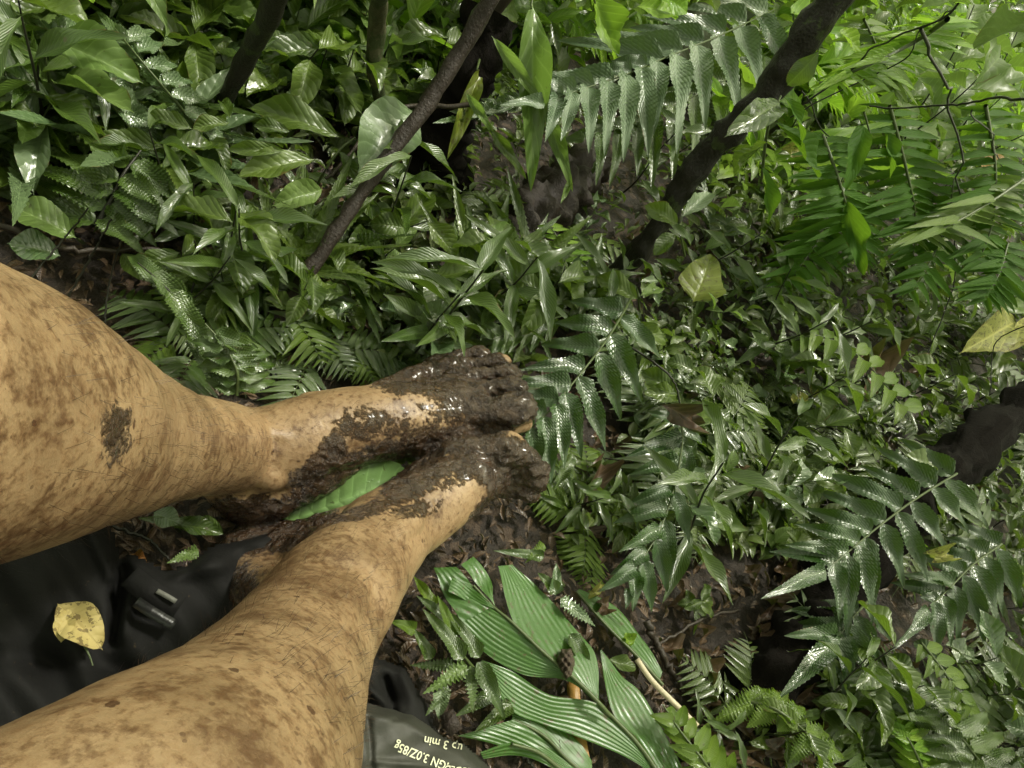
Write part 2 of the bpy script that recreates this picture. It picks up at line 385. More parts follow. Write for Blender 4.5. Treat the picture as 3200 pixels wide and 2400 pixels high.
# ---------------------------------------------------------------- PERSON (two bare muddy legs, one body)
def skin_mat():
    s = NT('muddy_skin'); g = s.n('NewGeometry').outputs['Position']
    mud = s.n('Attribute', attribute_name='mud').outputs['Fac']; st = s.n('Attribute', attribute_name='stain_shade').outputs['Fac']
    n0 = s.noise(22, 4, .6, g); n1 = s.noise(75, 6, .7, g); n2 = s.noise(230, 5, .7, g); n3 = s.noise(420, 3, .6, g)
    sk = s.mix(s.ramp(n0, [(.35, (0, 0, 0)), (.7, (1, 1, 1))]), (.33, .222, .122), (.175, .110, .055))
    sk = s.mix(s.math('MULTIPLY', s.ramp(n2, [(.42, (0, 0, 0)), (.68, (1, 1, 1))]), .60), sk, (.17, .085, .035))
    # film of thin mud in blotches, plus shade painted along the leg edges
    f = s.math('ADD', st, s.math('MULTIPLY', s.math('SUBTRACT', n1, .5), 3.4)); f = s.math('ADD', f, s.math('MULTIPLY', s.math('SUBTRACT', n2, .5), 4.0)); f = s.math('ADD', f, s.math('MULTIPLY', s.math('SUBTRACT', n0, .5), 2.4))
    fr = s.ramp(f, [(.15, (0, 0, 0)), (1.0, (1, 1, 1))])
    sk = s.mix(s.math('MULTIPLY', fr, .74), sk, (.075, .034, .014))
    vo2 = s.n('TexVoronoi', Scale=190.0); s.l(g, vo2.inputs['Vector'])
    sp2 = s.math('LESS_THAN', s.math('ADD', vo2.outputs['Distance'], s.math('MULTIPLY', n1, .5)), s.math('ADD', .30, s.math('MULTIPLY', st, .22)))
    sk = s.mix(s.math('MULTIPLY', sp2, .6), sk, (.07, .032, .014))
    # dark specks
    vo = s.n('TexVoronoi', Scale=48.0); s.l(g, vo.inputs['Vector'])
    sp = s.math('LESS_THAN', s.math('ADD', vo.outputs['Distance'], s.math('MULTIPLY', n3, .12)), .145)
    sk = s.mix(s.math('MULTIPLY', sp, .85), sk, (.055, .022, .010))
    m = s.math('ADD', mud, s.math('MULTIPLY', s.math('SUBTRACT', n1, .5), 1.7)); m = s.math('ADD', m, s.math('MULTIPLY', s.math('SUBTRACT', n2, .5), 1.2))
    mr = s.ramp(m, [(.38, (0, 0, 0)), (.68, (1, 1, 1))])
    mc = s.mix(s.ramp(n1, [(.35, (0, 0, 0)), (.75, (1, 1, 1))]), (.016, .0085, .004), (.085, .044, .020))
    col = s.mix(mr, sk, mc); s.l(col, s.b.inputs['Base Color'])
    s.l(s.math('SUBTRACT', .42, s.math('MULTIPLY', mr, s.math('ADD', -.08, s.math('MULTIPLY', n1, .5)))), s.b.inputs['Roughness'])
    hh = s.math('ADD', s.math('MULTIPLY', n2, .35), s.math('MULTIPLY', s.math('MULTIPLY', mr, s.math('ADD', s.math('MULTIPLY', n1, 1.6), s.math('MULTIPLY', n2, .7))), 2.2))
    bp = s.n('Bump', Strength=.8, Distance=.0022); s.l(hh, bp.inputs['Height']); s.l(bp.outputs[0], s.b.inputs['Normal'])
    s.b.inputs['Subsurface Weight'].default_value = .06; s.b.inputs['Subsurface Radius'].default_value = (.01, .004, .002)
    s.b.inputs['Specular IOR Level'].default_value = .5; s.l(s.math('MULTIPLY', s.math('MULTIPLY', mr, s.ramp(n1, [(.4, (0, 0, 0)), (.6, (1, 1, 1))])), .7), s.b.inputs['Coat Weight']); s.b.inputs['Coat Roughness'].default_value = .14
    return s.m
M_skin = skin_mat()
def person():
    Vs, Fs, off = [], [], 0
    def add(nodes, n=30, sqf=1.0, seg=28, ref=(0, 0, 1.)):
        nonlocal off
        a = np.array(nodes, float); A = catmull(np.column_stack([[at(q[0], q[1], d=q[2]) for q in a], a[:, 3]]), n)
        P, r = A[:, :3], A[:, 3]
        # rounded ends
        T0, T1 = nrm(P[0] - P[1]), nrm(P[-1] - P[-2])
        e = np.array([.35, .7, .93, 1.0]); rr = np.sqrt(1 - e ** 2); rr[-1] = .04
        P = np.vstack([(P[0] + T0 * r[0] * e[:, None])[::-1], P, P[-1] + T1 * r[-1] * e[:, None]])
        r = np.concatenate([(r[0] * rr)[::-1], r, r[-1] * rr])
        V, Fc, _ = tube(P, r, seg, ref=ref, sq=r * sqf)
        Vs.append(V); Fs.append(Fc + off); off += len(V)
    vz = R @ np.array([0, 0, 1.])
    vy = R @ np.array([0, 1., 0])
    # left leg
    shinA = [(740, 1405, .575, .037), (640, 1395, .50, .0355), (520, 1390, .44, .0370), (360, 1372, .37, .0430), (170, 1345, .30, .0475), (-80, 1305, .24, .0515), (-500, 1250, .19, .053), (-1250, 1150, .14, .056)]
    add(shinA, 50)
    add([(720, 1420, .575, .036), (765, 1480, .59, .036), (790, 1520, .60, .033)], 8)
    add([(740, 1410, .575, .035), (860, 1400, .585, .037), (980, 1368, .60, .0385), (1160, 1322, .62, .0335), (1350, 1300, .65, .031), (1460, 1285, .67, .028)], 30, ref=vy)
    add([(790, 1530, .60, .031), (930, 1470, .605, .031), (1050, 1420, .61, .0255), (1150, 1385, .62, .0185), (1300, 1362, .64, .019), (1430, 1350, .655, .019)], 20)
    add([(1200, 1300, .64, .024), (1380, 1240, .675, .021), (1440, 1225, .685, .018)], 12)
    add([(1180, 1225, .645, .010), (1330, 1175, .70, .014), (1420, 1160, .715, .011)], 12)
    add([(1440, 1285, .655, .019), (1540, 1285, .655, .0145), (1600, 1280, .655, .0165), (1632, 1276, .66, .0155)], 14)
    add([(1430, 1225, .68, .013), (1540, 1213, .685, .0085), (1590, 1208, .69, .0105), (1618, 1212, .695, .0105)], 12)
    add([(1420, 1185, .70, .012), (1530, 1172, .705, .0078), (1580, 1166, .71, .0098), (1606, 1172, .715, .0095)], 12)
    add([(1400, 1150, .715, .011), (1500, 1136, .725, .0072), (1552, 1128, .73, .0092), (1574, 1134, .735, .0088)], 12)
    add([(1360, 1140, .72, .011), (1440, 1112, .735, .0070), (1490, 1104, .74, .0085), (1510, 1108, .745, .008)], 12)
    add([(1440, 1345, .66, .014), (1560, 1335, .66, .011), (1640, 1325, .668, .008)], 10)
    add([(820, 1460, .567, .0185), (840, 1475, .566, .0175)], 3)
    add([(1290, 1620, .505, .010), (1170, 1725, .452, .011), (1100, 1840, .402, .012), (960, 2110, .283, .013)], 20)
    add([(560, 1300, .455, .010), (720, 1330, .541, .0095), (860, 1362, .557, .008), (1000, 1392, .571, .006)], 14)
    add([(960, 1258, .61, .010), (1200, 1228, .645, .009), (1400, 1215, .675, .008)], 12)
    # right leg
    add([(1230, 1650, .54, .034), (1130, 1760, .48, .0365), (1050, 1860, .43, .0395), (960, 1985, .39, .0400), (856, 2170, .31, .0415), (700, 2420, .23, .0445), (390, 2800, .17, .051), (-300, 3350, .13, .053), (-1200, 3900, .10, .054)], 50)
    add([(1140, 1735, .53, .034), (960, 1785, .575, .033), (800, 1780, .60, .035)], 14)
    add([(900, 1880, .50, .022), (830, 1850, .55, .027), (790, 1790, .59, .032)], 10)
    add([(790, 1760, .60, .034), (920, 1740, .60, .031), (1020, 1705, .60, .0285), (1150, 1652, .60, .0270), (1280, 1580, .605, .029), (1430, 1490, .62, .031), (1500, 1475, .625, .028)], 26, ref=vy)
    add([(1180, 1680, .525, .034), (1320, 1590, .565, .032), (1450, 1510, .60, .028)], 16)
    add([(1430, 1430, .61, .019), (1520, 1410, .612, .0140), (1580, 1402, .615, .0165), (1605, 1408, .62, .0150)], 12)
    add([(1500, 1440, .62, .012), (1590, 1430, .62, .0085), (1640, 1428, .625, .0110), (1655, 1436, .63, .0105)], 12)
    add([(1510, 1468, .625, .012), (1610, 1464, .63, .0080), (1665, 1464, .63, .0102), (1682, 1470, .635, .010)], 12)
    add([(1500, 1495, .63, .012), (1610, 1497, .635, .0075), (1668, 1500, .635, .0096), (1684, 1506, .64, .009)], 12)
    add([(1480, 1518, .635, .012), (1590, 1530, .64, .0072), (1645, 1538, .64, .0088), (1660, 1543, .645, .0085)], 12)
    # thighs and hips, behind the photographer's view
    kA = at(-1250, 1150, d=.14); kB = at(-1200, 3900, d=.10); back = np.array([R[0, 0], R[1, 0], 0]); back = -nrm(back)
    lat = nrm((kA - kB) * [1, 1, 0])
    hip = (kA + kB) / 2 + back * .46; hip[2] = .14
    for kn, sgn in ((kA, 1), (kB, -1)):
        hp = hip + lat * .09 * sgn; Pp = catmull([kn, (kn + hp) / 2 + np.array([0, 0, .01]), hp], 24)
        rr = np.linspace(.058, .085, 24); V, Fc, _ = tube(Pp, rr, 28, ref=(0, 0, 1)); Vs.append(V); Fs.append(Fc + off); off += len(V)
        e = kn; ang = np.linspace(0, np.pi, 9)
        sp = np.array([[0, 0, math.cos(a)] for a in ang]) * .059 + e; V, Fc, _ = tube(sp, np.maximum(np.sin(ang) * .059, .001), 24, ref=(0, 1, 0)); Vs.append(V); Fs.append(Fc + off); off += len(V)
    sp = np.linspace(-1, 1, 15); V, Fc, _ = tube(hip + lat * .17 * sp[:, None], np.sqrt(1 - sp ** 2 * .98) * .13, 28, ref=(0, 0, 1)); Vs.append(V); Fs.append(Fc + off); off += len(V)
    V = np.vstack(Vs); Fc = np.vstack(Fs)
    me = bpy.data.meshes.new('person'); me.from_pydata(V.tolist(), [], [tuple(dict.fromkeys(f)) for f in Fc.tolist()]); me.update()
    o = link('person', me)
    rm = o.modifiers.new('r', 'REMESH'); rm.mode = 'VOXEL'; rm.voxel_size = .0021
    sm = o.modifiers.new('s', 'SMOOTH'); sm.factor = .6; sm.iterations = 5
    me2 = bpy.data.meshes.new_from_object(o.evaluated_get(bpy.context.evaluated_depsgraph_get()))
    o.modifiers.clear(); o.data = me2; me2.name = 'person'; bpy.data.meshes.remove(me)
    n = len(me2.vertices); co = np.empty(n * 3, np.float32); me2.vertices.foreach_get('co', co); co = co.reshape(-1, 3).astype(float)
    no = np.empty(n * 3, np.float32); me2.vertices.foreach_get('normal', no); no = no.reshape(-1, 3)
    px, py, dz = projN(co)
    def blob(cx, cy, rx, ry, a=0, soft=.35):
        c, s = math.cos(math.radians(a)), math.sin(math.radians(a)); x, y = px - cx, py - cy
        q = np.hypot((x * c + y * s) / rx, (-x * s + y * c) / ry); return np.clip((1 + soft - q) / (2 * soft), 0, 1)
    mud = np.zeros(n); far = dz > .45
    for b_, sc in (((1620, 1220, 270, 135, -4), 1.0), ((1390, 1150, 210, 60, -14), 1.), ((1400, 1380, 260, 48, -16), .85), ((1040, 1410, 42, 58, 15), 1.05), ((1000, 1490, 110, 75, -40), .72), ((800, 1640, 260, 84, 0), 1.15),
                   ((1130, 1330, 95, 60, 0), .56), ((1260, 1345, 160, 60, 0), .50), ((1150, 1450, 190, 60, -25), .75), ((1610, 1475, 240, 110, 10), 1.0), ((1300, 1490, 130, 60, -35), .9), ((1120, 1605, 150, 28, -18), .58), ((830, 1680, 170, 40, -12), .56),
                   ((720, 1900, 90, 160, 20), .66), ((1310, 1590, 100, 30, -5), .56), ((1520, 1620, 100, 100, 0), .9)):
        mud = np.maximum(mud, blob(*b_) * sc * far)
    mud = np.maximum(mud, blob(360, 1350, 52, 92, 10, .6) * .74 * (dz < .5))
    mud = mud * (1 - .9 * blob(1430, 1600, 48, 120, 32)) * (1 - .7 * blob(1480, 1545, 50, 25, -10)) * (1 - .9 * blob(1598, 1118, 26, 16, 30)) * (1 - .7 * blob(1645, 1335, 55, 16, -25))
    mud = np.minimum(mud, 1.1)
    stain_shade = np.full(n, .13)
    for b_, sc in (((1250, 1350, 250, 95, -5), .8), ((480, 1500, 420, 70, -8), .45), ((250, 1000, 260, 50, 38), .5), ((60, 1200, 200, 380, 0), .28), ((900, 2120, 230, 120, -35), .42), ((560, 2250, 420, 110, -18), .30), ((950, 2330, 200, 80, 70), .3), ((60, 1650, 260, 90, -12), .5), ((1300, 1330, 220, 90, 0), .6), ((350, 1150, 90, 200, -20), .5), ((600, 1420, 300, 60, -8), .3), ((900, 1560, 330, 110, 0), .45), ((350, 2080, 450, 60, -18), .45), ((850, 1750, 330, 120, -10), .5),
                   ((800, 2000, 300, 90, -25), .35), ((1080, 1950, 100, 160, 10), .3), ((400, 1620, 420, 50, -14), .35), ((1330, 1620, 160, 60, -40), .2)):  # bands along the leg edges paint shade in with the stains
        stain_shade = np.maximum(stain_shade, blob(*b_, .6) * sc)
    stain_shade = np.maximum(stain_shade, np.clip(mud * 1.5, 0, .9))
    stain_shade = stain_shade * (1 - .8 * blob(1000, 1250, 220, 60, 0, .5)) * (1 - .7 * blob(1080, 1800, 150, 70, -45, .5)) * (1 - .8 * blob(860, 1470, 90, 60, 0, .4))
    nz = np.zeros(n); idx = np.where(mud > .25)[0]
    for i in idx:
        v = Vector(co[i]); nz[i] = mnoise.noise(v * 62) + .8 * (.5 - abs(mnoise.noise(v * 120)) * 2) + .4 * mnoise.noise(v * 260)
    co = co + no * (np.clip(mud - .25, 0, .8) * (np.maximum(nz, -.5) * .0036 + .0002))[:, None]
    idx = np.where(mud <= .25)[0]
    nz = np.zeros(n)
    for i in idx: nz[i] = mnoise.noise(Vector(co[i]) * 38)
    co = co + no * (nz * .0011)[:, None]
    me2.vertices.foreach_set('co', co.astype(np.float32).ravel())
    for nm, a in (('mud', mud), ('stain_shade', stain_shade)):
        t = me2.attributes.new(nm, 'FLOAT', 'POINT'); t.data.foreach_set('value', a.astype(np.float32))
    me2.materials.clear(); me2.materials.append(M_skin)
    me2.polygons.foreach_set('use_smooth', np.ones(len(me2.polygons), bool)); me2.update()
    tag(o, 'bare tanned legs and feet of a seated person, splashed with dark wet mud', 'person')
    # toenails: small pale plates showing through the mud
    for b, t, wpx in (((1575, 1118, .722), (1607, 1118, .722), 24),):
        pass
    # leg hair
    n = len(co); cand = np.where((dz > .2) & (dz < .6) & (mud < .3) & (px > -60) & (px < 1250) & (py > 700) & (py < 2460))[0]
    cand = rng.choice(cand, 3800)
    Vh, Fh, k = [], [], 0
    ddir = R @ np.array([.5, .15, .8])
    for i in cand:
        n_ = no[i]; d = nrm(ddir - ddir.dot(n_) * n_ + rng.normal(0, .35, 3)); L = rng.uniform(.004, .010)
        s_ = nrm(np.cross(n_, d)) * .00007; p = co[i]
        q = [p, p + d * L * .5 + n_ * .0022, p + d * L + n_ * .0025]
        Vh += [q[0] - s_, q[0] + s_, q[1] - s_ * .8, q[1] + s_ * .8, q[2] - s_ * .2, q[2] + s_ * .2]
        Fh += [[k, k + 1, k + 3, k + 2], [k + 2, k + 3, k + 5, k + 4]]; k += 6
    mh = NT('leg_hair'); mh.b.inputs['Base Color'].default_value = (.03, .015, .007, 1); mh.b.inputs['Roughness'].default_value = .5
    tag(link('leg_hair', mkmesh('leg_hair', np.array(Vh), Fh, mh.m), o), kind='stuff')
person()

# ---------------------------------------------------------------- BAGS
def in_poly(x, y, P):
    P = np.asarray(P, float); ins = np.zeros(x.shape, bool); j = len(P) - 1
    for i in range(len(P)):
        c = ((P[i, 1] > y) != (P[j, 1] > y)) & (x < (P[j, 0] - P[i, 0]) * (y - P[i, 1]) / (P[j, 1] - P[i, 1] + 1e-9) + P[i, 0]); ins ^= c; j = i
    return ins
def sd_poly(x, y, P):
    P = np.asarray(P, float); d = np.full(x.shape, 1e9)
    for i in range(len(P)):
        a, b = P[i], P[(i + 1) % len(P)]; e = b - a; t = np.clip(((x - a[0]) * e[0] + (y - a[1]) * e[1]) / (e @ e), 0, 1)
        d = np.minimum(d, np.hypot(x - a[0] - e[0] * t, y - a[1] - e[1] * t))
    return np.where(in_poly(x, y, P), d, -d)
def mound(name, poly, hfun, mat, parent=None, step=8, edge=30, base=0.0):
    P = np.asarray(poly, float); x0, y0 = P.min(0) - step; x1, y1 = P.max(0) + step
    xs = np.arange(x0, x1 + step, step); ys = np.arange(y0, y1 + step, step)
    X, Y = np.meshgrid(xs, ys, indexing='ij'); S = sd_poly(X, Y, P)
    e = np.clip((S + step) / edge, 0, 1); e = np.sqrt(1 - (1 - e) ** 2)
    Hh = base + (hfun(X, Y) - base) * e
    V = np.array([at(a, b, h) for a, b, h in zip(X.ravel(), Y.ravel(), Hh.ravel())])
    Fc = grid_faces(len(xs), len(ys)); keep = (S.ravel()[Fc] > -step * 1.1).all(1)
    return link(name, mkmesh(name, V, Fc[keep][:, ::-1], mat), parent)
def fabric_mat(name, col, rough, sc=300, coat=0):
    s = NT(name); g = s.n('NewGeometry').outputs['Position']; n1 = s.noise(sc, 3, .6, g); n0 = s.noise(26, 5, .65, g, .6)
    c = s.mix(n0, tuple(x * .6 for x in col), tuple(x * 1.5 for x in col))
    sp = s.math('GREATER_THAN', s.noise(190, 3, .7, g), .70); c = s.mix(s.math('MULTIPLY', sp, .5), c, (.06, .04, .02))
    s.l(c, s.b.inputs['Base Color']); s.b.inputs['Roughness'].default_value = rough; s.b.inputs['Coat Weight'].default_value = coat
    bp = s.n('Bump', Strength=.5, Distance=.002); s.l(s.math('ADD', s.math('MULTIPLY', n1, .3), n0), bp.inputs['Height']); s.l(bp.outputs[0], s.b.inputs['Normal'])
    return s.m
M_bag = fabric_mat('black_bag_fabric', (.0036, .0034, .003), .8); M_bag.node_tree.nodes['Principled BSDF'].inputs['Specular IOR Level'].default_value = .3
M_pouch = fabric_mat('dark_pouch_film', (.028, .028, .021), .62, 120)
M_plastic = fabric_mat('black_plastic', (.008, .008, .008), .35)
M_grey = fabric_mat('grey_webbing', (.10, .10, .085), .6)
M_print = NT('cream_print'); M_print.b.inputs['Base Color'].default_value = (.62, .62, .45, 1); M_print.b.inputs['Roughness'].default_value = .6; M_print = M_print.m

def ridge(X, Y, a, b, w, amp):
    a = np.array(a, float); b = np.array(b, float); e = b - a; t = np.clip(((X - a[0]) * e[0] + (Y - a[1]) * e[1]) / (e @ e), 0, 1)
    d = np.hypot(X - a[0] - e[0] * t, Y - a[1] - e[1] * t); return amp * np.exp(-(d / w) ** 2)
def bagh(X, Y):
    z = .055 + .006 * np.sin(X * .013 + Y * .007) + .004 * np.sin(X * .03 - Y * .021)
    z += ridge(X, Y, (230, 1560), (350, 1800), 26, .015) - ridge(X, Y, (380, 1780), (360, 2000), 22, .022) + ridge(X, Y, (420, 1820), (370, 2000), 16, .010)
    z += ridge(X, Y, (100, 1700), (260, 2100), 40, .006) + ridge(X, Y, (0, 2050), (400, 2100), 50, -.01) + ridge(X, Y, (560, 1790), (700, 1760), 30, .010)
    return z
b0 = at(250, 1900, 0.0)
bag = mound('black_bag', [(-420, 1350), (150, 1420), (330, 1590), (372, 1760), (405, 1738), (430, 1742), (520, 1790), (590, 1770), (660, 1715), (900, 1640), (1000, 1850), (700, 2150), (300, 2400), (-420, 2400)], bagh, M_bag, step=12, edge=40, base=-.01)
tag(bag, 'crumpled black fabric bag lying on the soil between the two bare legs', 'bag')
def strap(name, pts, wd, mat, parent, th=.0015):
    P = catmull([at(*p) for p in pts], 14); T = np.gradient(P, axis=0); T /= np.linalg.norm(T, axis=1)[:, None]
    N = np.array([nrm(CAM - p) for p in P]); S = np.cross(T, N); S /= np.linalg.norm(S, axis=1)[:, None]
    V = []; 
    for p, s, n_ in zip(P, S, N):
        for a, b in ((-1, -1), (1, -1), (1, 1), (-1, 1)): V.append(p + s * wd / 2 * a + n_ * th / 2 * b)
    n = len(P); Fc = []
    for i in range(n - 1):
        for j in range(4): Fc.append([i * 4 + j, i * 4 + (j + 1) % 4, (i + 1) * 4 + (j + 1) % 4, (i + 1) * 4 + j])
    Fc += [[3, 2, 1, 0], [(n - 1) * 4 + j for j in range(4)]]
    return link(name, mkmesh(name, np.array(V), Fc, mat, smooth=False), parent)
strap('buckle', [(425, 1880, .072), (470, 1910, .074), (545, 1955, .072)], .0075, M_plastic, bag, .004)
strap('strap', [(405, 1800, .064), (470, 1850, .070), (560, 1900, .066)], .016, M_bag, bag)
strap('strap_tag', [(490, 1846, .0725), (520, 1862, .073), (550, 1880, .0715)], .0035, M_grey, bag)

pouch_poly = [(1080, 2170), (1180, 2205), (1290, 2232), (1350, 2275), (1395, 2310), (1450, 2330), (1500, 2372), (1545, 2420), (1640, 2560), (1500, 2900), (900, 2900), (900, 2300)]
def pouchh(X, Y):
    z = .085 + .010 * np.sin((X + Y) * .006) + ridge(X, Y, (1150, 2250), (1165, 2420), 10, -.004) - .00009 * np.maximum(X - 1330, 0)
    z += ridge(X, Y, (1170, 2380), (1420, 2400), 10, .003) + ridge(X, Y, (1230, 2250), (1260, 2240), 7, -.003)
    z += .0016 * np.sin(X * .045 + Y * .02) * np.sin(Y * .05 - X * .011)
    return z
pouch = mound('food_pouch', pouch_poly, pouchh, M_pouch, step=7, edge=45)
tag(pouch, 'dark grey foil food pouch with cream print, upside down beside the lower leg', 'food pouch')
def print_text(txt, px, py, ang, size, squeeze=1):
    cu_ = bpy.data.curves.new('printed_text', 'FONT'); cu_.body = txt; cu_.size = 1.0; cu_.resolution_u = 3; cu_.offset = .012
    t = bpy.data.objects.new('tmp', cu_); COL.objects.link(t); bpy.context.view_layer.update()
    me = bpy.data.meshes.new_from_object(t.evaluated_get(bpy.context.evaluated_depsgraph_get())); bpy.data.objects.remove(t)
    me.name = 'printed_text'; a = math.radians(ang); c, s = math.cos(a), math.sin(a)
    for v in me.vertices:
        x, y = v.co.x * size * squeeze, -v.co.y * size
        X, Y = px + x * c - y * s, py + x * s + y * c
        S = sd_poly(np.array([X]), np.array([Y]), pouch_poly)[0]; e = min(max((S + 7) / 45, 0), 1); e = math.sqrt(1 - (1 - e) ** 2)
        h = pouchh(np.array([X]), np.array([Y]))[0] * e + .0012
        v.co = Vector(at(X, Y, h))
    me.materials.clear(); me.materials.append(M_print); link('printed_text', me, pouch)
print_text('up 3 min', 1448, 2326, 192, 38, .92)
print_text('IGN 3.0Z/85g', 1405, 2385, 202, 40, .80)
print_text('ANCELLUDED', 1560, 2412, 187, 30, .9)
# crumpled black bag behind the pouch
b2 = mound('dark_sack', [(1080, 2030), (1180, 2060), (1265, 2090), (1290, 2140), (1330, 2200), (1360, 2290), (1250, 2330), (1000, 2330), (960, 2150)],
           lambda X, Y: .05 + ridge(X, Y, (1150, 2150), (1260, 2240), 18, .012) - ridge(X, Y, (1200, 2120), (1230, 2220), 14, .012) + .004 * np.sin(X * .05), M_bag, step=8, edge=30)
tag(b2, 'small folded black sack wedged between the lower leg and the printed pouch', 'sack')
M_cream = leaf_mat('cream_leaf', (.50, .40, .14), (.58, .47, .19), rough=.5, nv=7, veinstr=.2, trans=.1, spots=3, coat=.1, veincol=(.4, .3, .12))
r0 = root('fallen_leaf', at(240, 1960, .064), 'large pale yellow leaf with brown stains lying on the black bag', 'leaf')
leaf_at(r0, at(240, 1960, .064), (178, 1885, .066), (325, 2030, .066), 115, M_cream, 'broad', 'leaf_blade', jit=.05)
leaf_at(r0, at(240, 1960, .064), (190, 2010, .066), (215, 1900, .069), 60, M_cream, 'broad', 'torn_lobe', jit=.05)
stem_at(r0, at(240, 1960, .064), [(262, 2015, .068), (280, 2050, .067), (290, 2080, .066)], .0008, M_stem, 'leaf_stalk', 6)

# ---------------------------------------------------------------- TRUNKS AND STUMPS
def trunk(name, label, pts, rads, mat, cat='tree trunk', seg=16, bump=.25, bf=22, n=40, world=False):
    P = catmull(pts if world else [at(*p) for p in pts], n); rr = np.interp(np.linspace(0, 1, n), np.linspace(0, 1, len(rads)), rads)
    base = P[0].copy(); V, Fc, uv = tube(P - base, rr, seg, bump=bump, bf=bf, caps=False)
    o = link(name, mkmesh(name, V, Fc, mat, uv)); o.location = base; return tag(o, label, cat)
T0 = at(1890, 900, 0)
trunk('tree_trunk', 'thick black leaning tree trunk rising from the middle ground to the top right', [T0 + np.array(q) for q in ((-.01, 0, -.03), (0, 0, 0), (.006, .004, .12), (-.004, .006, .24), (.006, -.003, .36), (0, 0, .5), (.02, .02, .9), (.03, .02, 1.6))], [.028, .018, .015, .0165, .0175, .018, .022, .022], M_bark, bump=.38, n=110, world=True, seg=32, bf=38)
trunk('tree_trunk', 'thin dark brown sapling trunk leaning up behind the bent ankle', [(780, 1120, -.02), (830, 1040, .01), (980, 830, .06), (1130, 600, .12), (1260, 430, .17), (1430, 180, .25), (1560, -60, .33)], [.012, .0095, .0088, .0085, .0085, .009, .010], M_log, bump=.45, bf=45)
trunk('tree_trunk', 'slim black stem crossing the top edge left of centre', [(690, 330, .08), (725, 270, .12), (775, 170, .17), (835, 60, .24), (880, -60, .3)], [.009, .0095, .011, .011, .011], M_bark, seg=10)
trunk('tree_trunk', 'fallen black log at the right edge behind the large fern frond', [(2290, 2230, -.01), (2430, 2090, .03), (2610, 1860, .045), (2800, 1600, .06), (3020, 1410, .09), (3330, 1160, .14)], [.024, .030, .034, .034, .034, .034], M_black, bump=.6, seg=28, n=70, bf=34)
trunk('tree_trunk', 'mossy brown trunk at the top edge above the silvery fern', [(2050, 200, .1), (2250, 30, .16), (2420, -120, .25)], [.05, .06, .06], bark_mat('mossy_bark', (.03, .022, .014), (.07, .05, .03), .7, 60, 1, .55))
trunk('rotten_log', 'short brown rotten log lying under the hanging strap leaves', [(1520, 800, .0), (1640, 700, .02), (1760, 590, .03), (1860, 500, .03)], [.030, .044, .046, .030], M_log, 'log', bump=.6, seg=28, n=60, bf=40)
trunk('rotten_stump', 'black rotten stump with jagged edges left of the hanging strap leaves', [(1330, 600, 0), (1370, 480, .05), (1390, 380, .10), (1470, 230, .17), (1540, 40, .24)], [.035, .042, .034, .030, .03], M_black, 'stump', bump=.7, bf=30)
trunk('rotten_stump', 'small black broken root beside the tall rotten stump', [(1370, 610, 0), (1430, 560, .03), (1460, 490, .06)], [.03, .024, .006], M_black, 'stump', bump=.8, bf=40)
trunk('tree_trunk', 'distant brown upright stem left of the rotten stump', [(1190, 330, .1), (1170, 200, .16), (1180, 60, .22), (1190, -60, .3)], [.009, .010, .010, .011], bark_mat('olive_bark', (.05, .05, .02), (.09, .085, .04), .6, 60, 1, .5), seg=12)
trunk('tree_trunk', 'pale olive sapling stem below the clump at the top centre', [(1320, 330, .10), (1480, 120, .18), (1600, -40, .26)], [.010, .010, .010], M_twig, seg=8)
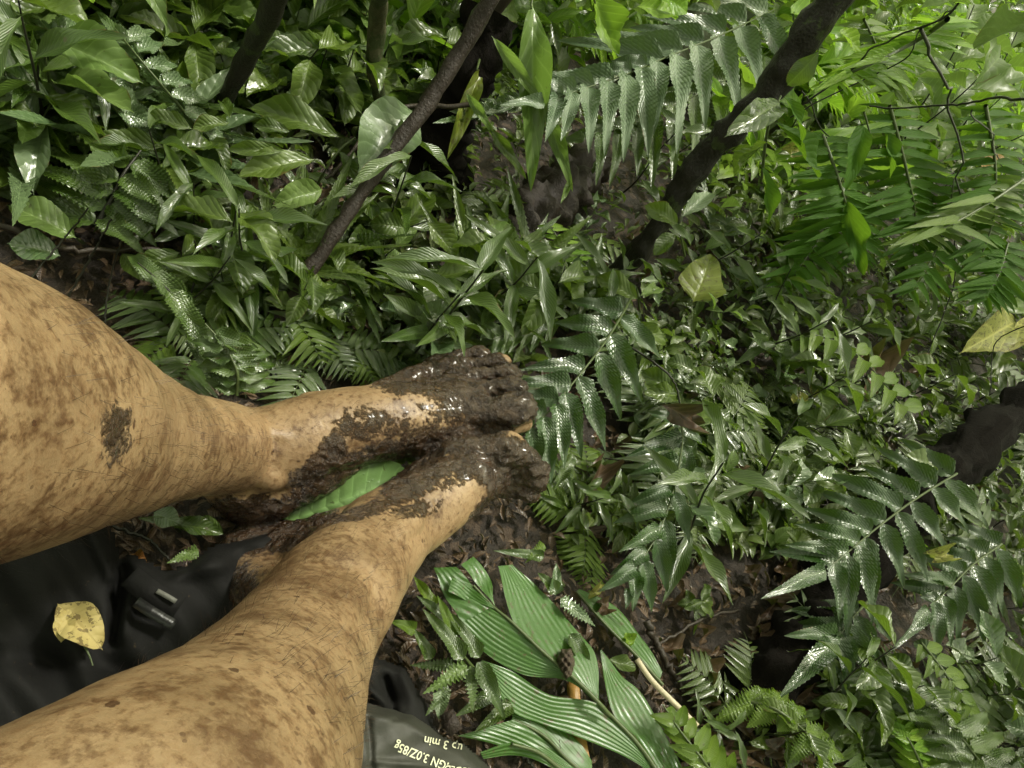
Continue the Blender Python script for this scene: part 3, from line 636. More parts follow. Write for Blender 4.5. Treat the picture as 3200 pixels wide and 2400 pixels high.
vines = [([(3260, 325, .55), (3000, 328, .5), (2720, 332, .44)], 'horizontal dark vine crossing the right side', .0035),
 ([(2460, 330, .36), (2700, 180, .45), (2960, 30, .55)], 'dark straight twig slanting up to the top right corner', .004),
 ([(2480, 370, .34), (2800, 160, .46), (3000, 10, .55)], 'second straight twig slanting to the top right corner', .003),
 ([(2880, 90, .52), (2960, 280, .45), (3000, 460, .38), (3005, 700, .24), (2950, 950, .12), (2850, 1240, .0)], 'long knotted dark stem arching down the right side', .005),
 ([(3060, 350, .45), (3120, 480, .36), (3130, 620, .26)], 'short dark vine hanging at the right edge', .003),
 ([(2500, 300, .34), (2620, 450, .28), (2690, 590, .22)], 'dark twig bent below the horizontal vine', .0035),
 ([(2440, 430, .28), (2640, 480, .24), (2760, 640, .18)], 'dark thin twig curving toward the ground on the right', .0028),
 ([(3230, 1000, .2), (3120, 1100, .1), (3060, 1280, .02)], 'grey twig in the lower right undergrowth', .0022),
 ([(2560, 1370, .02), (2740, 1410, .05), (2900, 1480, .08)], 'thin black root above the large right fern', .0028),
 ([(2830, 1170, .05), (2790, 1320, .03), (2740, 1450, .0)], 'short dark upright root right of centre', .006),
 ([(1960, 1065, .10), (2060, 1140, .10), (2110, 1210, .09), (2135, 1320, .07)], 'black curved stalk right of the wet fern', .0028),
 ([(1500, 320, .18), (1300, 330, .14), (1130, 430, .1), (1050, 560, .07)], 'olive brown branch running left from the stump', .006),
 ([(40, 900, .03), (180, 720, .07), (230, 660, .1)], 'thin black stem by the knee, first from the left', .002),
 ([(200, 910, .02), (260, 800, .06), (310, 700, .1)], 'thin black stem by the knee, second from the left', .0022),
 ([(330, 1010, .02), (345, 880, .05), (365, 770, .09)], 'thin black stem by the knee, third from the left', .0018),
 ([(0, 700, .05), (200, 760, .05), (480, 800, .03)], 'dark fallen stick near the left edge', .006),
 ([(600, 980, .02), (620, 850, .06), (600, 780, .09)], 'crooked black stem right of the knee', .0022),
 ([(2310, 1900, .01), (2100, 1990, .01), (1960, 2080, .01)], 'brown fallen stick across the bare soil', .004),
 ([(1560, 2330, .02), (1620, 2390, .02), (1660, 2430, .02)], 'short reddish stick beside the pouch', .003),
 ([(2010, 1950, .015), (2060, 2050, .012), (2140, 2170, .01)], 'thick brown stick right of the cut palm leaves', .008),
 ([(340, 1650, .012), (450, 1720, .015), (520, 1800, .02)], 'wet twig on the soil between the legs', .003)]
for pts, lab, r_ in vines:
    P = catmull([at(*p) for p in pts], 26); r_ = r_ * (.6 if pts[0][2] > .3 else 1); P += rng.normal(0, r_ * .18, P.shape); P += np.array([[mnoise.noise(Vector(q * 9 + np.array([k_, 0, 0]))) for k_ in (0, 9, 18)] for q in P]) * .018; base = P[0].copy()
    o = link('twig' if r_ > .0035 else 'thin_stem', tube_mesh('twig', P - base, np.linspace(r_ * .55, r_ * .35, 26), M_dstem if r_ < .0038 else M_twig, seg=6)); o.location = base; tag(o, lab, 'twig')
# split wood, stalks
P = [(1990, 2060, .03), (2040, 2130, .03), (2120, 2210, .03), (2180, 2270, .03)]
o = strap('split_wood', P, .0055, M_wood, None, .006); tag(o, 'freshly split white piece of wood right of the palm leaves', 'wood')
o = strap('orange_stalk', [(1790, 2130, .012), (1800, 2250, .014), (1815, 2330, .014), (1835, 2440, .014)], .012, M_orange, None, .006); tag(o, 'orange brown dead stalk under the cut palm leaves', 'stalk')
o = strap('bark_chip', [(1395, 2225, .05), (1410, 2260, .055), (1425, 2290, .05)], .012, M_log, None, .006); tag(o, 'small brown bark chip beside the printed pouch', 'bark')
link('torn_edge', strap('torn_edge', [(1398, 2228, .06), (1418, 2268, .062)], .006, M_wood, o, .002).data and None) if False else None
# mud clod on palm leaf
cl = mound('mud_clod', [(1755, 2030), (1785, 2028), (1795, 2070), (1785, 2110), (1770, 2122), (1750, 2090), (1740, 2060)], lambda X, Y: .064 + .004 * np.sin(X * .3) * np.cos(Y * .23), M_mud, step=4, edge=22, base=.045)
tag(cl, 'lump of brown mud stuck on the cut palm leaf', 'mud')

# ---------------------------------------------------------------- CUT PALM LEAVES (pleated)
def patch(name, Lp, Rp, mat, parent, org, npl=8, n=60, amp=.0006, sag=0.0, K_=0):
    A = catmull([at(*p) for p in Lp], n); B = catmull([at(*p) for p in Rp], n); m = npl * 4 + 1
    s = np.linspace(0, 1, m + 8); m = m + 8; V = A[:, None] * (1 - s)[None, :, None] + B[:, None] * s[None, :, None]
    tt = np.linspace(0, 1, n)[:, None]; ph = s[None] * npl - K_ * tt + .25 * np.sin(tt * 5 + s[None] * 3)
    z = amp * (2 * np.abs((ph % 1) - .5) - .5) * (.6 + .6 * np.sin(tt * 7 + s[None] * 5) ** 2); V[:, :, 2] += z + sag * np.sin(np.pi * s)[None] * np.ones((n, 1))
    V[:, :, 2] += .0012 * np.sin(np.linspace(0, 9, n))[:, None]
    T, S = np.meshgrid(np.linspace(0, 1, n), s, indexing='ij')
    return link(name, mkmesh(name, V.reshape(-1, 3) - org, grid_faces(n, m), mat, np.stack([T, ph / 8], -1).reshape(-1, 2)), parent)
def palm(label, lobes, rib, h_r=.0022):
    org = at(*rib[0]); r_ = root('palm_leaf', org, label, 'palm leaf', 'cut palm leaves on the soil')
    stem_at(r_, org, rib, h_r, M_stem, 'midrib', 30)
    for Lp, Rp, npl in lobes: patch('leaf_lobe', Lp, Rp, M_palm, r_, org, npl, K_=npl * .75 if label.startswith('upper') else npl * .15)
    return r_
h1, h2, h3 = .050, .036, .022
palm('upper cut palm leaf with split tips and a mud lump near its base',
     [([(1870, 2195, h1), (1800, 2125, h1), (1700, 2040, h1 + .004), (1600, 1945, h1 + .004), (1540, 1895, h1)], [(1868, 2200, h1), (1770, 2128, h1 - .004), (1640, 2108, h1 - .010), (1515, 2040, h1 - .012), (1440, 1945, h1 - .008)], 8),
      ([(1540, 1895, h1 + .002), (1480, 1830, h1), (1425, 1772, h1 - .003)], [(1442, 1945, h1 - .006), (1390, 1860, h1 - .006), (1355, 1775, h1 - .006)], 4),
      ([(1870, 2195, h1), (1800, 2125, h1), (1700, 2040, h1 + .004), (1600, 1935, h1 + .002), (1556, 1770, h1)], [(1872, 2190, h1), (1860, 2050, h1 - .004), (1800, 1965, h1 - .008), (1710, 1865, h1 - .010), (1600, 1765, h1 - .006)], 8),
      ([(1548, 1898, h1 + .002), (1500, 1835, h1), (1440, 1765, h1)], [(1540, 1868, h1), (1530, 1800, h1 - .002), (1478, 1740, h1 - .004)], 3),
      ([(1545, 1902, h1 + .003), (1470, 1880, h1 - .001), (1400, 1850, h1)], [(1528, 1880, h1 + .005), (1470, 1835, h1 + .003), (1412, 1805, h1 + .002)], 4)],
     [(1905, 2235, h1 - .004), (1870, 2195, h1 + .001), (1800, 2125, h1 + .001), (1700, 2040, h1 + .005), (1600, 1945, h1 + .005), (1540, 1895, h1 + .001), (1480, 1830, h1)])
palm('lower cut palm leaf, wide V of two long pleated lobes',
     [([(2075, 2440, h2), (1990, 2320, h2), (1870, 2200, h2), (1720, 2170, h2 + .003), (1600, 2100, h2), (1505, 2063, h2)], [(2075, 2445, h2), (1960, 2370, h2 - .004), (1800, 2300, h2 - .006), (1690, 2260, h2 - .008), (1590, 2215, h2 - .006), (1500, 2075, h2)], 8),
      ([(2078, 2440, h2), (1990, 2310, h2), (1925, 2240, h2), (1890, 2140, h2), (1874, 2035, h2)], [(2150, 2440, h2), (2095, 2330, h2 - .004), (2010, 2170, h2 - .006), (1940, 2110, h2 - .006), (1878, 2030, h2)], 7)],
     [(2100, 2480, h2), (2060, 2420, h2 + .001), (1985, 2315, h2 + .001), (1870, 2198, h2 + .001)], .003)
palm('bottom cut palm leaf, dull dark green and half hidden under the others',
     [([(1850, 2440, h3), (1770, 2370, h3), (1700, 2300, h3), (1600, 2250, h3)], [(1800, 2440, h3), (1700, 2380, h3), (1560, 2330, h3 - .004), (1430, 2300, h3 - .004)], 6),
      ([(1850, 2440, h3), (1770, 2370, h3), (1700, 2300, h3), (1600, 2250, h3)], [(1850, 2380, h3), (1800, 2310, h3), (1720, 2240, h3), (1600, 2200, h3)], 5)],
     [(1870, 2460, h3), (1770, 2370, h3 + .001), (1700, 2300, h3 + .001), (1610, 2250, h3)])
palm('narrow cut palm leaf strip curling above the pouch, with white shine',
     [([(1750, 2400, .03), (1680, 2345, .036), (1600, 2320, .04), (1500, 2350, .04)], [(1740, 2410, .03), (1660, 2370, .03), (1600, 2360, .03), (1510, 2372, .034)], 3)],
     [(1750, 2402, .03), (1680, 2350, .036), (1600, 2325, .04)])
palm('shaded cut palm leaf lying lowest, right of the mud lump',
     [([(2060, 2130, .02), (1980, 2040, .022), (1900, 1960, .022), (1800, 1850, .02)], [(2070, 2100, .02), (2010, 2000, .016), (1930, 1900, .016), (1810, 1840, .02)], 5)],
     [(2070, 2140, .02), (1980, 2040, .023), (1900, 1960, .023), (1800, 1848, .02)])

# ---------------------------------------------------------------- FERN FRONDS ONE CAN TELL APART
frondpx('fern_frond', 'wet glossy fern frond touching the muddy toes', [(1955, 965, .125), (1890, 1070, .13), (1800, 1185, .13), (1725, 1275, .125), (1650, 1345, .12), (1590, 1395, .11)], 9,
    [(0, 200, 150), (.15, 192, 205), (.35, 184, 225), (.6, 190, 170), (.85, 200, 110), (1, 200, 60)],
    [(0, 30, 150), (.12, 62, 225), (.4, 76, 245), (.7, 86, 200), (.9, 96, 140), (1, 110, 80)], 56, stalk=[(1890, 880, 0), (1975, 905, .07), (1955, 965, .125)], mat=M_fernhero, terminal=(1530, 1450, .1, 28))
frondpx('fern_frond', 'wet fern frond curving down right of centre under a brown leaf', [(2132, 1310, .085), (2130, 1400, .09), (2105, 1530, .09), (2060, 1660, .085), (2000, 1760, .08), (1965, 1840, .075)], 8,
    [(0, 205, 120), (.12, 160, 170), (.5, 160, 190), (.8, 150, 150), (1, 140, 80)],
    [(0, 20, 70), (.15, 70, 120), (.5, 78, 190), (.8, 85, 170), (1, 95, 90)], 46, stalk=[(2060, 1140, .0), (2115, 1220, .05), (2132, 1310, .085)], mat=M_fernhero, terminal=(1955, 1905, .07, 34))
frondpx('fern_frond', 'largest wet fern frond at lower right with a straight pale rachis', [(2990, 1480, .11), (2860, 1560, .12), (2740, 1650, .12), (2650, 1725, .12), (2580, 1780, .115)], 9,
    [(0, 215, 180), (.3, 208, 250), (.6, 196, 260), (.85, 186, 210), (1, 180, 150)],
    [(0, 40, 220), (.25, 55, 230), (.5, 78, 260), (.75, 84, 270), (1, 95, 180)], 52, mat=M_fernhero, terminal=(2375, 1872, .10, 60))
frondpx('fern_frond', 'wet fern frond at the lower right edge with a beige leaf caught in it', [(3130, 1700, .09), (3040, 1765, .1), (2960, 1845, .1), (2900, 1900, .1)], 7,
    [(0, 205, 150), (.5, 195, 190), (1, 190, 120)], [(0, 60, 190), (.4, 75, 220), (1, 92, 170)], 46, mat=M_fernhero, terminal=(2780, 2035, .08, 50))
frondpx('fern_frond', 'small wet fern frond spreading below the largest frond', [(2720, 1870, .07), (2660, 1935, .08), (2630, 1975, .08), (2600, 2010, .08)], 5,
    [(0, 200, 130), (.5, 190, 200), (1, 175, 210)], [(0, 50, 160), (.5, 75, 210), (1, 95, 210)], 50, mat=M_fernhero, terminal=(2430, 2185, .06, 75))
frondpx('fern_frond', 'silvery fern frond shining across the top centre', [(2420, 30, .22), (2250, 110, .24), (2080, 180, .24), (1950, 235, .23), (1800, 285, .22), (1700, 320, .21)], 12,
    [(0, 195, 200), (.4, 186, 330), (.7, 184, 260), (1, 180, 150)],
    [(0, 62, 250), (.3, 84, 300), (.6, 92, 260), (.85, 98, 170), (1, 110, 100)], 58, terminal=(1560, 330, .2, 50), mat=leaf_mat('sheen_fern', (.09, .14, .075), (.14, .20, .11), rough=.24, nv=17, slope=.9, veinstr=.3, spec=.7, coat=.7, trans=.12))  # base colour lightened to add to the white sky sheen
frondpx('fern_frond', 'dark green fern frond below the silvery one at top centre', [(2450, 130, .15), (2250, 260, .17), (2080, 340, .17), (1950, 400, .16), (1830, 430, .15)], 9,
    [(0, 185, 160), (1, 175, 120)], [(0, 80, 220), (.5, 92, 240), (1, 100, 130)], 42, terminal=(1720, 450, .12, 34))
frondpx('fern_frond', 'silvery fern tip pointing left under the yellow green leaf', [(1760, 330, .18), (1640, 325, .17), (1520, 350, .16), (1420, 375, .15)], 8,
    [(0, 200, 110), (1, 195, 60)], [(0, 150, 110), (1, 165, 60)], 28, terminal=(1350, 385, .15, 24), mat=M_sheen)
frondpx('fern_frond', 'dark wet fern frond left of the black fern frond near the toes', [(1760, 985, .06), (1680, 1010, .07), (1600, 1040, .07), (1540, 1060, .07)], 6,
    [(0, 225, 90), (1, 215, 70)], [(0, 110, 120), (1, 120, 80)], 34, terminal=(1490, 1010, .06, 26))
frondpx('fern_frond', 'long leaved wet fern by the left edge, above the knee', [(300, 705, .06), (350, 620, .08), (385, 545, .10), (440, 470, .11)], 5,
    [(0, 195, 330), (.4, 200, 350), (.7, 212, 330), (1, 222, 360)], [(0, 35, 210), (.4, 42, 240), (.8, 36, 230), (1, 30, 150)], 66, kind='serrate', droop=.02, smat=M_dstem, rr=.003)
frondpx('fern_frond', 'shiny fern at the upper left corner pointing up left', [(420, 420, .08), (330, 300, .12), (220, 170, .14), (120, 60, .15)], 7,
    [(0, 205, 190), (.5, 212, 220), (1, 225, 150)], [(0, 30, 150), (.5, 15, 180), (1, -30, 140)], 54, kind='serrate', mat=M_sheen)
frondpx('fern_frond', 'bright shining fern right of the upper left corner', [(640, 430, .08), (560, 330, .12), (450, 200, .15), (360, 90, .16)], 8,
    [(0, 210, 230), (.5, 215, 230), (1, 225, 150)], [(0, 20, 90), (.5, 5, 120), (1, -30, 100)], 40, kind='serrate', mat=M_sheen)
frondpx('fern_frond', 'dark fern tip at the left edge below the shiny corner fern', [(130, 320, .07), (90, 400, .06), (40, 440, .06), (-40, 470, .05)], 7,
    [(0, 150, 80), (1, 170, 60)], [(0, 100, 80), (1, 95, 60)], 20)
frondpx('fern_frond', 'serrated green fern above the ankle of the raised foot', [(640, 1120, .05), (600, 1000, .08), (520, 900, .10), (430, 820, .12)], 5,
    [(0, 240, 80), (.5, 225, 120), (1, 215, 170)], [(0, 75, 150), (.5, 55, 200), (1, 40, 250)], 60, kind='serrate', smat=M_dstem)
frondpx('fern_frond', 'curly green fern just above the bend of the ankle', [(740, 1235, .07), (740, 1160, .09), (700, 1080, .10), (640, 1010, .11)], 6,
    [(0, 200, 130), (1, 180, 100)], [(0, -20, 110), (1, 20, 160)], 48, kind='serrate')
frondpx('fern_frond', 'bent lime green fern arching over the leaf litter on the right', [(2480, 1065, .09), (2560, 1050, .11), (2680, 1110, .12), (2780, 1220, .11), (2860, 1330, .09)], 9,
    [(0, 100, 40), (.5, 115, 95), (1, 100, 60)], [(0, -60, 15), (.5, -30, 45), (1, 0, 60)], 38, mat=M_fernlit, kind='midpinna')
frondpx('fern_frond', 'bright green narrow fern hanging in the bottom right corner', [(2880, 2010, .09), (2950, 2100, .10), (3010, 2200, .09), (3060, 2330, .07), (3090, 2440, .06)], 10,
    [(0, 120, 60), (.5, 100, 95), (1, 95, 60)], [(0, -20, 50), (.5, 30, 70), (1, 60, 60)], 34, mat=M_fernlit, kind='midpinna')
frondpx('fern_frond', 'bright green lobed fern at the bottom right of the bare soil', [(2330, 2190, .05), (2430, 2220, .07), (2540, 2310, .07), (2640, 2440, .06)], 5,
    [(0, -40, 70), (.5, 0, 90), (1, 30, 70)], [(0, 160, 130), (.5, 140, 120), (1, 120, 90)], 62, mat=M_fernlit, kind='lobed')
frondpx('fern_frond', 'pale wet fern at the bottom edge left of the bare soil', [(2260, 2480, .04), (2200, 2380, .06), (2130, 2290, .06), (2070, 2200, .06)], 7,
    [(0, 200, 130), (1, 200, 70)], [(0, -60, 120), (1, -70, 60)], 40, mat=M_fernlit, kind='midpinna')
frondpx('fern_frond', 'yellow green young fern in the bottom right area', [(2900, 2440, .05), (2850, 2330, .07), (2790, 2240, .07)], 7,
    [(0, 215, 130), (1, 215, 90)], [(0, -10, 130), (1, -30, 90)], 30, mat=M_limelit, kind='midpinna')
frondpx('fern_frond', 'dark fern at the bottom edge right of the soil patch', [(3090, 2420, .08), (2990, 2290, .09), (2870, 2190, .09), (2760, 2130, .08)], 8,
    [(0, 190, 200), (1, 170, 110)], [(0, -40, 120), (1, -30, 70)], 44, kind='serrate')
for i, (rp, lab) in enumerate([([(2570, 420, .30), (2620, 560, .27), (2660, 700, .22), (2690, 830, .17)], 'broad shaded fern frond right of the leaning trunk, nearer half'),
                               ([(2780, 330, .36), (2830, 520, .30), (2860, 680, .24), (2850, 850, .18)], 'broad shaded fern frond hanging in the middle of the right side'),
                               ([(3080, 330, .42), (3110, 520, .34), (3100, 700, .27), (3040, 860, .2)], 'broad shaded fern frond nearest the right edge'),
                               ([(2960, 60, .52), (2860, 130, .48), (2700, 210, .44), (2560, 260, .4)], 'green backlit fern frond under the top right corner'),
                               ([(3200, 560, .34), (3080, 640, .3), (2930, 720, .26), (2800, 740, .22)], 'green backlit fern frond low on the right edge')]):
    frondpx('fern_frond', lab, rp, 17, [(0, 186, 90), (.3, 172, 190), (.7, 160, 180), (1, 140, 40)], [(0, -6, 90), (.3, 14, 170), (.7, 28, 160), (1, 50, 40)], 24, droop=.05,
            mat=M_fernlit if i == 4 else M_limelit if i == 3 else M_shade, kind='midpinna', rr=.003)  # backlight on the last two fronds is put into their brighter leaf colour
for i, (rp, lab) in enumerate([([(2700, 60, .44), (2760, 190, .40), (2800, 300, .36)], 'short green fern frond hanging between the two slanting twigs'), ([(2980, 560, .3), (2960, 690, .25), (2900, 830, .2), (2820, 940, .15)], 'long shaded fern frond sweeping down to the litter on the right'),
                               ([(2600, 640, .2), (2560, 740, .18), (2500, 830, .14), (2430, 900, .1)], 'dark shaded fern frond closest to the pale glossy leaf cluster'), ([(3150, 760, .25), (3120, 860, .22), (3060, 950, .18)], 'small shaded fern frond above the yellow mottled leaf')]):
    frondpx('fern_frond', lab, rp, 13, [(0, 190, 70), (.3, 175, 150), (.7, 165, 140), (1, 150, 30)], [(0, 10, 70), (.3, 30, 140), (.7, 50, 130), (1, 70, 30)], 24, mat=M_fernlit if i == 0 else M_shade, kind='midpinna', rr=.0018, droop=.05)
frondpx('fern_frond', 'small lime fern lit behind the middle trunk', [(1790, 900, .02), (1770, 830, .05), (1740, 740, .07), (1700, 690, .08)], 9,
    [(0, 200, 40), (.5, 195, 90), (1, 190, 30)], [(0, -10, 50), (.5, 0, 110), (1, 0, 30)], 15, mat=M_limelit, kind='midpinna')
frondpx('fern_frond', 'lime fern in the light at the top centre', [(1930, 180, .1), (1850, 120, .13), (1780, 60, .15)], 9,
    [(0, 215, 90), (1, 225, 60)], [(0, 80, 90), (1, 70, 60)], 14, mat=M_limelit, kind='midpinna')

# ---------------------------------------------------------------- BROADLEAF PLANTS ONE CAN TELL APART
def plant(name, label, stem, leaves, mat, kind='broad', cat='plant', smat=None, r_=.002, jit=.2):
    org = at(*stem[0]); R0 = root(name, org, label, cat)
    stem_at(R0, org, stem, r_, smat or M_stem)
    for lf in leaves:
        b, t, wd = lf[:3]; m = lf[3] if len(lf) > 3 else mat; k = lf[4] if len(lf) > 4 else kind
        h = stem[-1][2] if len(b) < 3 else b[2]
        leaf_at(R0, org, (b[0], b[1], h), (t[0], t[1], t[2] if len(t) > 2 else h - .012), wd, m, k, jit=jit, camw=3 if k == 'strap' else .6)
    return R0
plant('sapling', 'sapling with drooping veined leaves left of the leaning thin trunk', [(960, 650, .0), (1000, 560, .08), (1060, 470, .12), (1110, 430, .13)],
    [((985, 498, .12), (735, 555, .10), 90), ((1010, 592, .10), (848, 645, .09), 82, M_pale), ((890, 470, .13), (705, 467, .12), 46), ((908, 412, .135), (790, 392, .13), 44),
     ((718, 384, .14), (598, 402, .13), 48), ((602, 404, .13), (455, 378, .12), 60), ((1065, 430, .12), (770, 335, .11), 105), ((720, 372, .14), (690, 318, .13), 40), ((1060, 470, .12), (1130, 590, .1), 40)], M_broad)
plant('sapling', 'broad silvery wet leaf left of the black stump', [(1300, 380, .12), (1290, 350, .15)], [((1300, 350, .16), (1110, 535, .12), 190)], M_sheen, jit=.1)
plant('strap_plant', 'pair of long pale green strap leaves hanging at top centre', [(1670, -60, .30), (1660, 20, .28)],
    [((1665, 10, .27), (1660, 600, .12), 130, M_pale, 'strap'), ((1535, 110, .24), (1730, 380, .19), 52, M_pale, 'strap'), ((1700, 330, .20), (1790, 600, .13), 62, M_pale, 'strap'), ((1785, 560, .135), (1752, 638, .12), 30, M_pale, 'strap'),
     ((1455, 290, .19), (1545, 420, .16), 40, M_pale, 'strap'), ((1530, 400, .165), (1645, 560, .13), 48, M_broad, 'strap')], M_pale, r_=.002, jit=.08)
plant('strap_plant', 'yellow green spotted hanging leaf left of the strap leaves', [(1500, 180, .2), (1490, 220, .2)], [((1505, 215, .19), (1400, 500, .12), 72, M_ygreen, 'strap')], M_ygreen, jit=.1)
plant('sapling', 'seedling with two upright veined leaves above the muddy foot', [(1500, 880, .02), (1485, 830, .05)],
    [((1485, 825, .06), (1598, 700, .09), 78, M_pale), ((1435, 835, .05), (1442, 640, .08), 56), ((1470, 842, .06), (1566, 982, .04), 62)], M_broad, jit=.1)
plant('sapling', 'light green lobed leaf over a dark long leaf above the muddy foot', [(1360, 1010, .03), (1350, 900, .08)],
    [((1355, 890, .08), (1300, 1040, .06), 120, M_pale, 'lobed'), ((1330, 930, .09), (1428, 1078, .06), 56), ((1375, 880, .08), (1440, 900, .07), 40, M_pale)], M_broad)
plant('sapling', 'glossy leaf with white ripples lying between the two legs', [(880, 1625, .01), (905, 1600, .025)], [((850, 1655, .028), (1300, 1475, .080), 250, leaf_mat('rippled_leaf', (.19, .34, .10), (.23, .39, .13), rough=.2, nv=11, slope=.4, veinstr=.35, coat=1, quilt=1.6), 'broad')], M_broad, jit=.02)
plant('sapling', 'crinkled green leaves under the dark muddy heel', [(560, 1660, .0), (540, 1640, .03)],
    [((560, 1640, .05), (690, 1665, .05), 60, M_broad), ((480, 1600, .05), (560, 1640, .05), 70, M_sheen), ((640, 1650, .045), (430, 1620, .05), 50, M_fern, 'pinna'), ((620, 1720, .04), (520, 1760, .05), 50, M_pale, 'lobed'), ((700, 1670, .05), (600, 1625, .05), 56, M_broad, 'broad')], M_broad)
plant('sapling', 'tiny fresh green leaves in the gap between the feet', [(1300, 1480, .02), (1310, 1460, .06)],
    [((1320, 1455, .08), (1345, 1425, .09), 34, M_pale), ((1300, 1450, .08), (1260, 1430, .09), 34, M_broad), ((1310, 1470, .08), (1290, 1500, .08), 24, M_pale), ((1270, 1440, .08), (1230, 1440, .08), 30, M_broad)], M_broad, r_=.001)
plant('sapling', 'bright green fern tips just under the muddy big toe', [(1700, 1440, .05), (1690, 1420, .08)],
    [((1760, 1340, .10), (1640, 1400, .09), 50, M_fernlit, 'serrate'), ((1780, 1400, .09), (1660, 1420, .09), 44, M_fernlit, 'serrate'), ((1790, 1420, .08), (1730, 1530, .06), 46, M_fern, 'serrate'), ((1720, 1380, .09), (1690, 1470, .08), 40, M_fern, 'serrate')], M_fernlit)
plant('sapling', 'large rounded yellow green leaf left of the shaded fern', [(2170, 960, .02), (2180, 900, .06)], [((2165, 945, .07), (2225, 795, .10), 165, M_ygreen, 'heart')], M_ygreen, jit=.05)
plant('sapling', 'yellow mottled leaf over the dark ground on the right edge', [(3000, 1140, .03), (2990, 1112, .05)], [((3175, 1005, .09), (2995, 1112, .07), 115, M_yellow, 'broad')], M_yellow, jit=.05)
plant('sapling', 'two tone yellow leaves cut by the right edge', [(3230, 1080, .06), (3200, 1050, .08)], [((3230, 1010, .1), (3120, 1100, .07), 70, M_yellow), ((3240, 950, .12), (3100, 960, .1), 60, M_pale), ((3150, 1085, .07), (3080, 1180, .05), 60, M_broad)], M_yellow)
plant('sapling', 'shiny pale leaves on the dark stalk right of the trunk foot', [(2000, 980, .03), (1990, 900, .08)],
    [((1995, 935, .10), (1860, 865, .09), 70, M_broad), ((2000, 925, .1), (2065, 900, .09), 40, M_pale), ((2040, 900, .1), (2055, 960, .08), 30, M_sheen), ((2000, 880, .1), (2060, 880, .1), 26, M_sheen), ((1960, 1010, .09), (2085, 1070, .07), 62, M_broad)], M_broad)
plant('sapling', 'wet leaves overlapping the right side of the wet fern', [(2110, 1260, .02), (2110, 1210, .05)],
    [((2115, 1230, .06), (2000, 1160, .05), 70), ((2125, 1240, .055), (2005, 1230, .05), 66), ((2170, 1160, .07), (2080, 1130, .06), 60), ((2150, 1200, .07), (2260, 1180, .06), 50)], M_broad)
plant('sapling', 'brown wilted leaf drooping over the second fern frond', [(2060, 1265, .10), (2075, 1262, .11)], [((2065, 1262, .11), (2160, 1340, .09), 80, M_dead, 'dry')], M_dead)
plant('sapling', 'pale cream young leaves on a tiny seedling in the litter', [(2540, 1300, .0), (2530, 1270, .04)],
    [((2545, 1245, .05), (2538, 1195, .06), 26, M_yellow), ((2512, 1278, .05), (2502, 1222, .06), 28, M_yellow), ((2480, 1262, .05), (2475, 1228, .06), 20, M_yellow), ((2535, 1290, .045), (2540, 1335, .04), 26, M_limelit), ((2545, 1300, .04), (2590, 1295, .04), 22, M_limelit)], M_yellow, r_=.001)
plant('sapling', 'cluster of pale glossy leaves left of the shaded fern', [(2370, 930, .04), (2360, 890, .08)],
    [((2390, 900, .09), (2265, 840, .08), 50, M_sheen), ((2395, 880, .1), (2400, 830, .1), 40, M_sheen), ((2380, 900, .09), (2440, 950, .08), 46, M_pale), ((2340, 940, .08), (2430, 900, .08), 44, M_sheen)], M_sheen)
plant('sapling', 'large pale wet leaf cut by the top right corner', [(3230, 30, .6), (3230, 60, .58)], [((3260, 50, .58), (3040, 160, .52), 110, M_sheen, 'broad')], M_sheen, jit=.05)
plant('sapling', 'dark drooping leaves crossing in front of the leaning trunk', [(2380, 560, .26), (2400, 400, .36), (2440, 300, .38)],
    [((2440, 320, .39), (2260, 430, .36), 90), ((2420, 380, .38), (2560, 560, .31), 74, M_shade), ((2400, 440, .37), (2290, 560, .31), 66), ((2450, 300, .40), (2500, 460, .36), 54, M_shade, 'lance'), ((2380, 520, .31), (2400, 700, .26), 60, M_shade, 'lance'), ((2560, 160, .46), (2460, 270, .42), 70, M_fern, 'broad')], M_broad)
plant('sapling', 'leaves leaning over the lower part of the leaning trunk', [(2140, 800, .10), (2120, 700, .18)],
    [((2120, 700, .19), (2010, 640, .19), 60), ((2130, 680, .19), (2220, 600, .20), 56, M_sheen), ((2110, 730, .17), (2040, 800, .14), 50, M_broad), ((2160, 760, .16), (2080, 690, .18), 40, M_fern, 'pinna')], M_broad)
plant('sapling', 'broad dark leaves hanging among the shaded ferns', [(2700, 350, .34), (2720, 420, .32)],
    [((2700, 390, .33), (2640, 600, .27), 90, M_shade, 'lance'), ((2760, 400, .33), (2780, 560, .28), 70, M_shade, 'lance'), ((2880, 420, .3), (2900, 620, .24), 70, M_shade, 'strap'), ((2640, 620, .25), (2700, 860, .17), 90, M_shade, 'strap')], M_shade)
plant('sapling', 'orange brown spotted leaf among the shaded ferns', [(3130, 560, .3), (3130, 520, .3)], [((3120, 480, .3), (3060, 540, .28), 60, M_orange and leaf_mat('orange_leaf', (.32, .17, .02), (.38, .2, .03), rough=.5, spots=2), 'lobed')], M_yellow)
plant('sapling', 'lime green heart leaves at the top right of centre', [(2480, 60, .4), (2480, 40, .42)], [((2470, 40, .42), (2540, 75, .4), 80, M_limelit, 'heart'), ((2620, 100, .46), (2700, 190, .42), 60, M_limelit, 'heart')], M_limelit)
plant('sapling', 'large lime green leaves at the top edge beside the strap leaves', [(1850, -30, .3), (1860, 10, .28)], [((1845, -30, .28), (1920, 200, .2), 120, M_limelit, 'broad'), ((1990, 20, .3), (2110, 60, .3), 90, M_limelit), ((2060, -10, .32), (2150, 40, .32), 80, M_limelit)], M_limelit)
